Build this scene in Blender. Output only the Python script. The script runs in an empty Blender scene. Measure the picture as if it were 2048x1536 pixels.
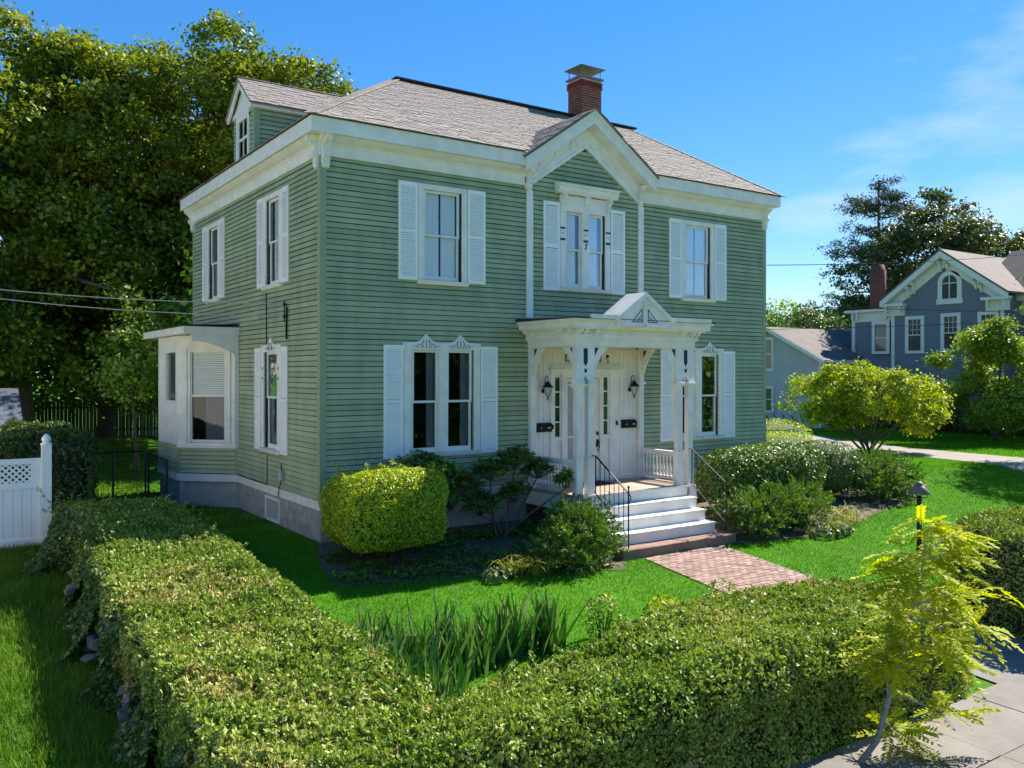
import bpy, bmesh, math, random
import numpy as np
from mathutils import Vector, Matrix
random.seed(7)
rng = np.random.default_rng(11)
rad = math.radians
scn = bpy.context.scene
col = scn.collection

# ------------------------------------------------------------------ camera, sky, sun, exposure
F_PX, YAW, HOR = 1726.2, rad(34.4), 743.0          # focal length in photo pixels, heading, horizon row
CAM = Vector((-6.3014, -15.6705, 3.2766))
cam_d = bpy.data.cameras.new('camera')
cam_d.sensor_width = 36.0
cam_d.lens = 36.0 * F_PX / 2048
cam_d.shift_y = (HOR - 768) / 2048
cam_d.clip_start, cam_d.clip_end = 0.05, 3000
cam = bpy.data.objects.new('camera', cam_d)
cam.location = CAM
cam.rotation_euler = (rad(90), 0, -YAW)
col.objects.link(cam)
scn.camera = cam

SUN_EL, SUN_AZ = rad(42), rad(6.5)                   # azimuth measured from +X towards +Y
S = Vector((math.cos(SUN_EL) * math.cos(SUN_AZ), math.cos(SUN_EL) * math.sin(SUN_AZ), math.sin(SUN_EL)))
world = bpy.data.worlds.new('World')
scn.world = world
world.use_nodes = True
wn, wl = world.node_tree.nodes, world.node_tree.links
wn.clear()
w_out = wn.new('ShaderNodeOutputWorld')
w_bg = wn.new('ShaderNodeBackground')
w_bg.inputs['Strength'].default_value = 0.088
sky = wn.new('ShaderNodeTexSky')
sky.sky_type = 'NISHITA'
sky.sun_disc = False
sky.sun_elevation = SUN_EL
sky.sun_rotation = rad(90) - SUN_AZ
sky.air_density, sky.dust_density, sky.ozone_density = 1.0, 0.04, 6.0
hs = wn.new('ShaderNodeHueSaturation')
hs.inputs['Saturation'].default_value = 1.5
hs.inputs['Hue'].default_value = 0.508
tc = wn.new('ShaderNodeTexCoord')
mp = wn.new('ShaderNodeMapping')
mp.inputs['Scale'].default_value = (1.0, 1.0, 3.4)
mp.inputs['Location'].default_value = (0.9, 0.35, 0.2)
nz = wn.new('ShaderNodeTexNoise')
nz.inputs['Scale'].default_value = 3.1
nz.inputs['Detail'].default_value = 7
nz.inputs['Roughness'].default_value = 0.55
rp = wn.new('ShaderNodeValToRGB')
rp.color_ramp.elements[0].position, rp.color_ramp.elements[0].color = 0.60, (0, 0, 0, 1)
rp.color_ramp.elements[1].position, rp.color_ramp.elements[1].color = 0.80, (0.45, 0.45, 0.45, 1)
mx = wn.new('ShaderNodeMixRGB')
mx.inputs['Color2'].default_value = (3.3, 3.5, 3.7, 1)
gm = wn.new('ShaderNodeGamma')
gm.inputs['Gamma'].default_value = 0.7
wl.new(sky.outputs['Color'], gm.inputs['Color'])
wl.new(gm.outputs['Color'], hs.inputs['Color'])
wl.new(tc.outputs['Generated'], mp.inputs['Vector'])
wl.new(mp.outputs['Vector'], nz.inputs['Vector'])
wl.new(nz.outputs['Fac'], rp.inputs['Fac'])
wl.new(rp.outputs['Color'], mx.inputs['Fac'])
wl.new(hs.outputs['Color'], mx.inputs['Color1'])
wl.new(mx.outputs['Color'], w_bg.inputs['Color'])
wl.new(w_bg.outputs['Background'], w_out.inputs['Surface'])

sun_d = bpy.data.lights.new('sun', 'SUN')
sun_d.energy = 3.6
sun_d.angle = rad(0.55)
sun_d.color = (1.0, 0.94, 0.84)
sun = bpy.data.objects.new('sun', sun_d)
sun.rotation_euler = S.to_track_quat('Z', 'Y').to_euler()
sun.location = (30, 5, 30)
col.objects.link(sun)
scn.view_settings.view_transform = 'Standard'
scn.view_settings.look = 'None'
scn.view_settings.exposure = 1.8
scn.view_settings.gamma = 1

# ------------------------------------------------------------------ photo pixel -> direction -> point on a known plane
_R = Vector((math.cos(YAW), -math.sin(YAW), 0))
_F = Vector((math.sin(YAW), math.cos(YAW), 0))
def ray(px, py):
    return _F + _R * ((px - 1024) / F_PX) + Vector((0, 0, -(py - HOR) / F_PX))
def on_x(px, py, x):
    d = ray(px, py); return CAM + d * ((x - CAM.x) / d.x)
def on_y(px, py, y):
    d = ray(px, py); return CAM + d * ((y - CAM.y) / d.y)
def on_z(px, py, z):
    d = ray(px, py); return CAM + d * ((z - CAM.z) / d.z)

def at_depth(px, py, d):
    return CAM + ray(px, py) * d

GY = [-400, -11.9, -11.72, -11.7, -9.5, -5.0, -2.8, 0.0, 400]
GZ = [-1.33, -1.33, -1.33, -1.2, -1.17, -0.70, -0.42, 0.0, 0.0]
def g(y):
    return np.interp(y, GY, GZ)

# ------------------------------------------------------------------ materials
MATS = {}
def nodes_of(m):
    m.use_nodes = True
    return m.node_tree.nodes, m.node_tree.links
def pm(name, c, rough=0.6, var=0.12, scale=6.0, bump=0.0, bscale=60.0, metal=0.0, orand=0.0, spec=0.3, c2=None, stretch=(1, 1, 1)):
    """surface paint: noise between two tints, per-object tint jitter, fine relief"""
    m = bpy.data.materials.new(name); n, l = nodes_of(m)
    b = n['Principled BSDF']
    b.inputs['Roughness'].default_value = rough
    b.inputs['Metallic'].default_value = metal
    b.inputs['Specular IOR Level'].default_value = spec
    t = n.new('ShaderNodeTexCoord')
    mp = n.new('ShaderNodeMapping'); mp.inputs['Scale'].default_value = stretch
    l.new(t.outputs['Object'], mp.inputs['Vector'])
    nz = n.new('ShaderNodeTexNoise'); nz.inputs['Scale'].default_value = scale
    nz.inputs['Detail'].default_value = 6; nz.inputs['Roughness'].default_value = 0.6
    l.new(mp.outputs['Vector'], nz.inputs['Vector'])
    r = n.new('ShaderNodeValToRGB')
    lo = tuple(x * (1 - var) for x in c) if c2 is None else c2
    hi = tuple(min(1, x * (1 + var)) for x in c) if c2 is None else c
    r.color_ramp.elements[0].position, r.color_ramp.elements[1].position = 0.3, 0.7
    r.color_ramp.elements[0].color = (*lo, 1); r.color_ramp.elements[1].color = (*hi, 1)
    l.new(nz.outputs['Fac'], r.inputs['Fac'])
    out = r.outputs['Color']
    if orand:
        oi = n.new('ShaderNodeObjectInfo')
        mr = n.new('ShaderNodeMapRange')
        mr.inputs['To Min'].default_value = 1 - orand; mr.inputs['To Max'].default_value = 1 + orand
        l.new(oi.outputs['Random'], mr.inputs['Value'])
        hv = n.new('ShaderNodeHueSaturation')
        l.new(mr.outputs['Result'], hv.inputs['Value']); l.new(out, hv.inputs['Color'])
        out = hv.outputs['Color']
    l.new(out, b.inputs['Base Color'])
    if bump:
        n2 = n.new('ShaderNodeTexNoise'); n2.inputs['Scale'].default_value = bscale; n2.inputs['Detail'].default_value = 4
        l.new(mp.outputs['Vector'], n2.inputs['Vector'])
        bp = n.new('ShaderNodeBump'); bp.inputs['Strength'].default_value = bump; bp.inputs['Distance'].default_value = 0.02
        l.new(n2.outputs['Fac'], bp.inputs['Height']); l.new(bp.outputs['Normal'], b.inputs['Normal'])
    MATS[name] = m
    return m

def leaf_mat(name, stops, rough=0.45, trans=0.3, spec=0.35):
    """leaf tint picked leaf by leaf from the random attribute 'tint'"""
    m = bpy.data.materials.new(name); n, l = nodes_of(m)
    b = n['Principled BSDF']; b.inputs['Roughness'].default_value = rough
    b.inputs['Specular IOR Level'].default_value = spec
    a = n.new('ShaderNodeAttribute'); a.attribute_name = 'tint'
    r = n.new('ShaderNodeValToRGB')
    while len(r.color_ramp.elements) < len(stops): r.color_ramp.elements.new(0.5)
    for e, (p, c) in zip(r.color_ramp.elements, stops):
        e.position = p; e.color = (*c, 1)
    l.new(a.outputs['Fac'], r.inputs['Fac'])
    tr = n.new('ShaderNodeBsdfTranslucent')
    hv = n.new('ShaderNodeHueSaturation'); hv.inputs['Value'].default_value = 1.5; hv.inputs['Saturation'].default_value = 1.1
    l.new(r.outputs['Color'], hv.inputs['Color'])
    l.new(hv.outputs['Color'], tr.inputs['Color'])
    l.new(r.outputs['Color'], b.inputs['Base Color'])
    mix = n.new('ShaderNodeMixShader'); mix.inputs['Fac'].default_value = trans
    l.new(b.outputs['BSDF'], mix.inputs[1]); l.new(tr.outputs['BSDF'], mix.inputs[2])
    l.new(mix.outputs['Shader'], n['Material Output'].inputs['Surface'])
    MATS[name] = m
    return m

def glass_mat(name, tint=(0.75, 0.8, 0.82), refl=1.0):
    m = bpy.data.materials.new(name); n, l = nodes_of(m)
    n.remove(n['Principled BSDF'])
    t = n.new('ShaderNodeBsdfTransparent'); t.inputs['Color'].default_value = (*tint, 1)
    gl = n.new('ShaderNodeBsdfGlossy'); gl.inputs['Roughness'].default_value = 0.01
    gl.inputs['Color'].default_value = (0.9, 0.95, 1, 1)
    fr = n.new('ShaderNodeFresnel'); fr.inputs['IOR'].default_value = 1.55
    # old panes are slightly wavy
    nt = n.new('ShaderNodeTexNoise'); nt.inputs['Scale'].default_value = 2.2
    bp = n.new('ShaderNodeBump'); bp.inputs['Strength'].default_value = 0.05; bp.inputs['Distance'].default_value = 0.05
    tcn = n.new('ShaderNodeTexCoord'); l.new(tcn.outputs['Object'], nt.inputs['Vector'])
    l.new(nt.outputs['Fac'], bp.inputs['Height']); l.new(bp.outputs['Normal'], gl.inputs['Normal'])
    mm = n.new('ShaderNodeMath'); mm.operation = 'MULTIPLY'; mm.inputs[1].default_value = refl
    l.new(fr.outputs['Fac'], mm.inputs[0])
    mix = n.new('ShaderNodeMixShader')
    l.new(mm.outputs['Value'], mix.inputs['Fac'])
    l.new(t.outputs['BSDF'], mix.inputs[1]); l.new(gl.outputs['BSDF'], mix.inputs[2])
    l.new(mix.outputs['Shader'], n['Material Output'].inputs['Surface'])
    MATS[name] = m
    return m

pm('siding', (0.34, 0.39, 0.23), 0.55, 0.18, 2.2, 0.14, 90, orand=0.11, stretch=(1, 1, 0.4))
pm('shade_sheathing', (0.05, 0.06, 0.05), 0.9, 0.2, 4)  # wall backing coloured near-black to deepen the shadow lines between clapboards
pm('trim_green', (0.29, 0.34, 0.205), 0.5, 0.08, 3)
pm('white', (0.87, 0.84, 0.79), 0.45, 0.06, 3.0, 0.05, 120, orand=0.03, c2=(0.71, 0.675, 0.615))
pm('cream', (0.76, 0.72, 0.62), 0.5, 0.06, 3.0)
pm('shutter', (0.87, 0.86, 0.84), 0.4, 0.04, 4.0)
pm('navy', (0.015, 0.02, 0.06), 0.5, 0.1)
pm('black_iron', (0.012, 0.012, 0.013), 0.6, 0.3, 30, 0.1, 150, spec=0.2)
pm('worn_iron', (0.055, 0.045, 0.04), 0.75, 0.5, 30, 0.2, 150, spec=0.12)
pm('foundation', (0.38, 0.355, 0.335), 0.85, 0.25, 4, 0.35, 40)
pm('shingle', (0.275, 0.24, 0.215), 0.9, 0.22, 14, 0.5, 160, orand=0.2)
pm('roof_dark', (0.035, 0.035, 0.04), 0.8, 0.2, 10)
pm('brick', (0.20, 0.045, 0.032), 0.85, 0.3, 20, 0.4, 90, orand=0.3)
pm('far_brick', (0.13, 0.055, 0.045), 0.9, 0.3, 6, 0.4, 30)
pm('mortar', (0.55, 0.50, 0.48), 0.9, 0.2, 20, 0.3, 80)
pm('path_brick', (0.295, 0.19, 0.155), 0.85, 0.25, 18, 0.35, 90, orand=0.28)
pm('path_sand', (0.20, 0.17, 0.13), 0.95, 0.3, 30, 0.4, 120)
pm('galvanised', (0.20, 0.185, 0.18), 0.6, 0.35, 12, metal=0.2)
pm('deck', (0.42, 0.32, 0.25), 0.65, 0.2, 6, 0.15, 60, orand=0.12, stretch=(3, 0.4, 1))
pm('lattice', (0.10, 0.055, 0.038), 0.8, 0.3, 20)
pm('slab', (0.27, 0.175, 0.125), 0.9, 0.22, 14, 0.5, 70)
pm('mat', (0.02, 0.02, 0.022), 0.95, 0.3, 60, 0.4, 200)
pm('concrete', (0.19, 0.172, 0.155), 0.9, 0.16, 3, 0.25, 90, orand=0.07)
pm('concrete_dark', (0.16, 0.145, 0.13), 0.95, 0.2, 8)
pm('pale_bounce_paving', (0.26, 0.245, 0.225), 0.95, 0.2, 12, 0.4, 120)  # unseen street surfaced pale to bounce warm light onto the house front
pm('driveway', (0.26, 0.225, 0.195), 0.95, 0.15, 2, 0.3, 90)
pm('soil', (0.115, 0.09, 0.058), 0.95, 0.5, 9, 0.8, 40)
pm('leaf_core', (0.055, 0.085, 0.016), 0.9, 0.5, 14, 0.8, 40)
pm('twig', (0.045, 0.038, 0.02), 0.95, 0.4, 12, 0.5, 30)
pm('bark', (0.12, 0.095, 0.075), 0.9, 0.35, 12, 0.7, 40)
pm('bark_pale', (0.27, 0.25, 0.22), 0.8, 0.3, 18, 0.4, 60)
pm('stone', (0.15, 0.142, 0.138), 0.9, 0.35, 5, 0.6, 25, orand=0.25)
pm('vinyl', (0.88, 0.87, 0.86), 0.35, 0.03, 3)
pm('old_wood', (0.07, 0.058, 0.05), 0.9, 0.35, 8, 0.4, 50, orand=0.25)
pm('shed_roof', (0.10, 0.115, 0.14), 0.85, 0.2, 10, 0.4, 60, orand=0.2)
pm('curtain_white', (0.86, 0.88, 0.90), 0.8, 0.08, 5, stretch=(6, 6, 0.3))
pm('blind', (0.92, 0.91, 0.88), 0.7, 0.05, 3)
pm('curtain_dim', (0.16, 0.16, 0.17), 0.9, 0.3, 5, stretch=(8, 8, 0.3))
pm('screen', (0.36, 0.36, 0.38), 0.7, 0.1, 8)
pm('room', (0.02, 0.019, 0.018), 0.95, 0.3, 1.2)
pm('plate', (0.62, 0.56, 0.42), 0.5, 0.1, 10)
pm('wire', (0.02, 0.02, 0.022), 0.95, 0.1, spec=0.02)
pm('wire_pale', (0.35, 0.35, 0.36), 0.5, 0.1)
pm('lamp_cap', (0.20, 0.155, 0.125), 0.5, 0.3, 12, metal=0.2)
pm('lamp_post', (0.055, 0.04, 0.03), 0.7, 0.2, 10)
pm('meter', (0.42, 0.43, 0.44), 0.5, 0.1)
pm('grey_trim', (0.72, 0.70, 0.67), 0.5, 0.05, 2)
pm('grey_roof', (0.155, 0.13, 0.118), 0.9, 0.2, 1.5, 0.7, 12)
pm('grey_roof_dark', (0.085, 0.075, 0.07), 0.9, 0.2, 1.5, 0.7, 12)
pm('green_recycling', (0.05, 0.10, 0.075), 0.7, 0.2)
pm('dark_pane', (0.05, 0.06, 0.065), .08, .5, .8, spec=.8)
glass_mat('glass', (0.92, 0.94, 0.95), 0.45)
glass_mat('glass_dark', (0.45, 0.5, 0.52), 0.5)
glass_mat('glass_dim', (0.9, 0.92, 0.92), 0.35)

def clap_mat(name, c, pitch=0.11):
    """far clapboard wall, pieces too small to tell apart: relief bands"""
    m = pm(name, c, 0.6, 0.06, 1.5)
    n, l = nodes_of(m)
    t = n.new('ShaderNodeTexCoord'); sx = n.new('ShaderNodeSeparateXYZ'); l.new(t.outputs['Object'], sx.inputs['Vector'])
    a = n.new('ShaderNodeMath'); a.operation = 'DIVIDE'; a.inputs[1].default_value = pitch; l.new(sx.outputs['Z'], a.inputs[0])
    f = n.new('ShaderNodeMath'); f.operation = 'FRACT'; l.new(a.outputs[0], f.inputs[0])
    i = n.new('ShaderNodeMath'); i.operation = 'SUBTRACT'; i.inputs[0].default_value = 1; l.new(f.outputs[0], i.inputs[1])
    bp = n.new('ShaderNodeBump'); bp.inputs['Strength'].default_value = 1.0; bp.inputs['Distance'].default_value = 0.03
    l.new(i.outputs[0], bp.inputs['Height']); l.new(bp.outputs['Normal'], n['Principled BSDF'].inputs['Normal'])
    return m
clap_mat('grey_siding', (0.19, 0.195, 0.215))
clap_mat('wing_siding', (0.50, 0.47, 0.45))

def grass_mat():
    m = bpy.data.materials.new('lawn'); n, l = nodes_of(m)
    b = n['Principled BSDF']; b.inputs['Roughness'].default_value = 0.85; b.inputs['Specular IOR Level'].default_value = 0.1
    t = n.new('ShaderNodeTexCoord')
    n1 = n.new('ShaderNodeTexNoise'); n1.inputs['Scale'].default_value = 0.6; n1.inputs['Detail'].default_value = 8; n1.inputs['Roughness'].default_value = 0.7
    l.new(t.outputs['Object'], n1.inputs['Vector'])
    r = n.new('ShaderNodeValToRGB')
    els = r.color_ramp.elements; els.new(0.5)
    for e, (p, c) in zip(els, [(0.3, (0.06, 0.12, 0.012)), (0.5, (0.06, 0.20, 0.007)), (0.72, (0.09, 0.24, 0.012))]):
        e.position = p; e.color = (*c, 1)
    l.new(n1.outputs['Fac'], r.inputs['Fac']); l.new(r.outputs['Color'], b.inputs['Base Color'])
    n2 = n.new('ShaderNodeTexNoise'); n2.inputs['Scale'].default_value = 45; n2.inputs['Detail'].default_value = 5
    l.new(t.outputs['Object'], n2.inputs['Vector'])
    bp = n.new('ShaderNodeBump'); bp.inputs['Strength'].default_value = 0.8; bp.inputs['Distance'].default_value = 0.05
    l.new(n2.outputs['Fac'], bp.inputs['Height']); l.new(bp.outputs['Normal'], b.inputs['Normal'])
    MATS['lawn'] = m
grass_mat()
leaf_mat('grass', [(0, (0.045, 0.15, 0.005)), (0.5, (0.085, 0.26, 0.008)), (0.9, (0.14, 0.31, 0.015)), (1, (0.22, 0.22, 0.06))], 0.6, 0.3, 0.1)
leaf_mat('weedy_grass', [(0, (0.05, 0.11, 0.014)), (0.5, (0.11, 0.20, 0.024)), (0.85, (0.19, 0.28, 0.035)), (1, (0.32, 0.27, 0.11))], 0.6, 0.25, 0.1)
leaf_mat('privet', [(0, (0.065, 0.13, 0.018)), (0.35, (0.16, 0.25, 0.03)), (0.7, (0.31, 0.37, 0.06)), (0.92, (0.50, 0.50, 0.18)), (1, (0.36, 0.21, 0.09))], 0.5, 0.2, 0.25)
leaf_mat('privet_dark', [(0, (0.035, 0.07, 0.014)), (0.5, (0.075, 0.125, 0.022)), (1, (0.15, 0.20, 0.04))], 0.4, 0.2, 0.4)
leaf_mat('lime_leaf', [(0, (0.16, 0.24, 0.014)), (0.5, (0.35, 0.43, 0.022)), (1, (0.56, 0.58, 0.045))], 0.4, 0.25)
leaf_mat('rhodo', [(0, (0.06, 0.12, 0.025)), (0.6, (0.11, 0.20, 0.035)), (0.94, (0.28, 0.38, 0.06)), (1, (0.45, 0.14, 0.03))], 0.35, 0.12, 0.45)
leaf_mat('glossy_shrub', [(0, (0.05, 0.11, 0.02)), (0.5, (0.11, 0.19, 0.03)), (1, (0.28, 0.36, 0.06))], 0.45, 0.15, 0.3)
leaf_mat('yew', [(0, (0.04, 0.09, 0.012)), (0.5, (0.10, 0.19, 0.022)), (0.85, (0.21, 0.31, 0.035)), (1, (0.38, 0.32, 0.04))], 0.5, 0.2)
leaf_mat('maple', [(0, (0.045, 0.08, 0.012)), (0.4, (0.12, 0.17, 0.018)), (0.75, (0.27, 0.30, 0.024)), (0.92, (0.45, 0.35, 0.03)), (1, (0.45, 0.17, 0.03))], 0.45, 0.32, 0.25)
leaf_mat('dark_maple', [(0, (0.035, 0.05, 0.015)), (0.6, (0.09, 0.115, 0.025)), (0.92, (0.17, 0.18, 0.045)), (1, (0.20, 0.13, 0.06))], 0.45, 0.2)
leaf_mat('pine', [(0, (0.03, 0.045, 0.028)), (0.6, (0.065, 0.09, 0.045)), (1, (0.14, 0.16, 0.08))], 0.6, 0.1)
leaf_mat('yellow_leaf', [(0, (0.20, 0.28, 0.014)), (0.5, (0.40, 0.44, 0.018)), (0.9, (0.56, 0.52, 0.022)), (1, (0.55, 0.36, 0.03))], 0.6, 0.4, 0.12)
leaf_mat('bright_shrub', [(0, (0.10, 0.17, 0.014)), (0.5, (0.26, 0.33, 0.022)), (0.9, (0.46, 0.47, 0.035)), (1, (0.45, 0.32, 0.04))], 0.5, 0.35, 0.2)
leaf_mat('street_leaf', [(0, (0.09, 0.16, 0.018)), (0.5, (0.20, 0.29, 0.03)), (1, (0.42, 0.47, 0.05))], 0.5, 0.3, 0.25)
leaf_mat('iris', [(0, (0.02, 0.075, 0.012)), (0.6, (0.05, 0.14, 0.022)), (0.9, (0.14, 0.24, 0.05)), (1, (0.40, 0.36, 0.20))], 0.4, 0.2, 0.4)
leaf_mat('lily', [(0, (0.10, 0.16, 0.015)), (0.5, (0.27, 0.29, 0.025)), (1, (0.42, 0.33, 0.07))], 0.5, 0.25)
leaf_mat('hosta', [(0, (0.05, 0.10, 0.03)), (0.5, (0.16, 0.22, 0.07)), (1, (0.42, 0.46, 0.24))], 0.5, 0.25)

# ------------------------------------------------------------------ object helpers
ORG = {}
class Frame:
    """a wall plane: a along u, b up, c outwards along n"""
    def __init__(s, O, u, n):
        s.O, s.u, s.n = Vector(O), Vector(u).normalized(), Vector(n).normalized()
    def p(s, a, b, c=0.0):
        q = s.O + s.u * a + s.n * c
        return (q.x, q.y, q.z + b)
BOXF = [(0, 1, 2, 3), (4, 7, 6, 5), (0, 4, 5, 1), (1, 5, 6, 2), (2, 6, 7, 3), (3, 7, 4, 0)]
class MB:
    def __init__(s):
        s.v, s.f = [], []
    def add(s, vs, fs):
        o = len(s.v); s.v += [tuple(q) for q in vs]; s.f += [tuple(i + o for i in f) for f in fs]
        return s
    def box(s, x0, x1, y0, y1, z0, z1):
        return s.add([(x0, y0, z0), (x1, y0, z0), (x1, y1, z0), (x0, y1, z0), (x0, y0, z1), (x1, y0, z1), (x1, y1, z1), (x0, y1, z1)], BOXF)
    def fbox(s, fr, a0, a1, b0, b1, c0, c1):
        return s.add([fr.p(a, b, c) for b in (b0, b1) for a, c in ((a0, c0), (a1, c0), (a1, c1), (a0, c1))], BOXF)
    def fprism(s, fr, poly, c0, c1):
        n = len(poly)
        return s.add([fr.p(a, b, c) for c in (c0, c1) for a, b in poly],
                     [tuple(range(n)), tuple(range(2 * n - 1, n - 1, -1))] + [(i, (i + 1) % n, n + (i + 1) % n, n + i) for i in range(n)])
    def fprofile(s, fr, prof, a0, a1):
        """profile in (b, c) run along a"""
        n = len(prof)
        return s.add([fr.p(a, b, c) for a in (a0, a1) for b, c in prof],
                     [tuple(range(n)), tuple(range(2 * n - 1, n - 1, -1))] + [(i, (i + 1) % n, n + (i + 1) % n, n + i) for i in range(n)])
    def prism_z(s, poly, z0, z1):
        n = len(poly)
        return s.add([(x, y, z) for z in (z0, z1) for x, y in poly],
                     [tuple(range(n)), tuple(range(2 * n - 1, n - 1, -1))] + [(i, (i + 1) % n, n + (i + 1) % n, n + i) for i in range(n)])
    def bar(s, p, q, w, h, up=(0, 0, 1)):
        p, q = Vector(p), Vector(q); d = (q - p).normalized(); up = Vector(up)
        x = d.cross(up)
        if x.length < 1e-4: x = Vector((1, 0, 0))
        x.normalize(); y = x.cross(d)
        vs = [e + x * (sx * w / 2) + y * (sy * h / 2) for e in (p, q) for sx, sy in ((-1, -1), (1, -1), (1, 1), (-1, 1))]
        return s.add(vs, BOXF)
    def tube(s, pts, r0, r1=None, n=6):
        pts = [Vector(p) for p in pts]; m = len(pts); r1 = r0 if r1 is None else r1
        o = len(s.v); ref = Vector((0.31, 0.22, 0.92))
        for i, p in enumerate(pts):
            d = (pts[min(i + 1, m - 1)] - pts[max(i - 1, 0)]).normalized()
            x = d.cross(ref)
            if x.length < 1e-3: x = d.cross(Vector((1, 0, 0)))
            x.normalize(); y = d.cross(x); r = r0 + (r1 - r0) * i / max(1, m - 1)
            for k in range(n):
                a = 2 * math.pi * k / n
                s.v.append(tuple(p + (x * math.cos(a) + y * math.sin(a)) * r))
        for i in range(m - 1):
            for k in range(n):
                s.f.append((o + i * n + k, o + i * n + (k + 1) % n, o + (i + 1) * n + (k + 1) % n, o + (i + 1) * n + k))
        s.f.append(tuple(o + k for k in range(n))); s.f.append(tuple(o + (m - 1) * n + k for k in range(n)))
        return s
    def lathe(s, c, prof, n=10):
        o = len(s.v); m = len(prof)
        for r, z in prof:
            for k in range(n):
                a = 2 * math.pi * (k + 0.5) / n
                s.v.append((c[0] + r * math.cos(a), c[1] + r * math.sin(a), c[2] + z))
        for i in range(m - 1):
            for k in range(n):
                s.f.append((o + i * n + k, o + i * n + (k + 1) % n, o + (i + 1) * n + (k + 1) % n, o + (i + 1) * n + k))
        s.f.append(tuple(o + k for k in range(n))); s.f.append(tuple(o + (m - 1) * n + k for k in range(n)))
        return s
    def build(s, name, mat, parent=None, smooth=False, org=None):
        me = bpy.data.meshes.new(name)
        o3 = Vector(ORG[parent.name]) if parent is not None else Vector(org or (0, 0, 0))
        me.from_pydata([(v[0] - o3.x, v[1] - o3.y, v[2] - o3.z) for v in s.v], [], s.f)
        bm = bmesh.new(); bm.from_mesh(me); bmesh.ops.recalc_face_normals(bm, faces=bm.faces); bm.to_mesh(me); bm.free()
        if smooth: me.polygons.foreach_set('use_smooth', [True] * len(me.polygons))
        me.materials.append(MATS[mat])
        return link(name, me, parent, o3)
def link(name, me, parent, o3):
    o = bpy.data.objects.new(name, me); col.objects.link(o)
    if parent is not None: o.parent = parent
    else: o.location = o3
    ORG[o.name] = tuple(o3)
    return o
def tag(o, label, cat, group=None, kind=None):
    o['label'] = label
    if cat: o['category'] = cat
    if group: o['group'] = group
    if kind: o['kind'] = kind
    return o
def stuff(o):
    o['kind'] = 'stuff'; return o
def structure(o, label=None):
    o['kind'] = 'structure'
    if label: o['label'] = label
    return o
def thing(name, label, cat, base=(0, 0, 0), group=None):
    o = bpy.data.objects.new(name, None); o.empty_display_size = 0.2
    col.objects.link(o); o.location = base; ORG[o.name] = tuple(base)
    return tag(o, label, cat, group)
def piece(name, me, M, parent):
    """one of many alike pieces: shared mesh, own transform (world matrix M)"""
    o = bpy.data.objects.new(name, me); col.objects.link(o); o.parent = parent
    o.matrix_local = Matrix.Translation(-Vector(ORG[parent.name])) @ M
    ORG[o.name] = ORG[parent.name]
    return o
def unit_box(mat, name='unit'):
    me = bpy.data.meshes.new(name)
    me.from_pydata([(-.5, -.5, 0), (.5, -.5, 0), (.5, .5, 0), (-.5, .5, 0), (-.5, -.5, 1), (.5, -.5, 1), (.5, .5, 1), (-.5, .5, 1)], [], [(3, 2, 1, 0), (4, 5, 6, 7), (0, 1, 5, 4), (1, 2, 6, 5), (2, 3, 7, 6), (3, 0, 4, 7)])
    me.materials.append(MATS[mat]); return me
def axes(o, x, y, z):
    return Matrix(((x[0], y[0], z[0], o[0]), (x[1], y[1], z[1], o[1]), (x[2], y[2], z[2], o[2]), (0, 0, 0, 1)))

def fast_mesh(name, V, T, tint, mat, parent=None, org=(0, 0, 0), smooth=False):
    o3 = Vector(ORG[parent.name]) if parent is not None else Vector(org)
    V = np.asarray(V, np.float32) - np.array(o3, np.float32)
    T = np.asarray(T, np.int32); k = T.shape[1]
    me = bpy.data.meshes.new(name)
    me.vertices.add(len(V)); me.vertices.foreach_set('co', V.ravel())
    me.loops.add(T.size); me.loops.foreach_set('vertex_index', T.ravel())
    me.polygons.add(len(T)); me.polygons.foreach_set('loop_start', np.arange(0, T.size, k, dtype=np.int32))
    me.update(calc_edges=True)
    if tint is not None:
        at = me.attributes.new('tint', 'FLOAT', 'FACE'); at.data.foreach_set('value', np.asarray(tint, np.float32))
    me.materials.append(MATS[mat])
    return link(name, me, parent, o3)

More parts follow.
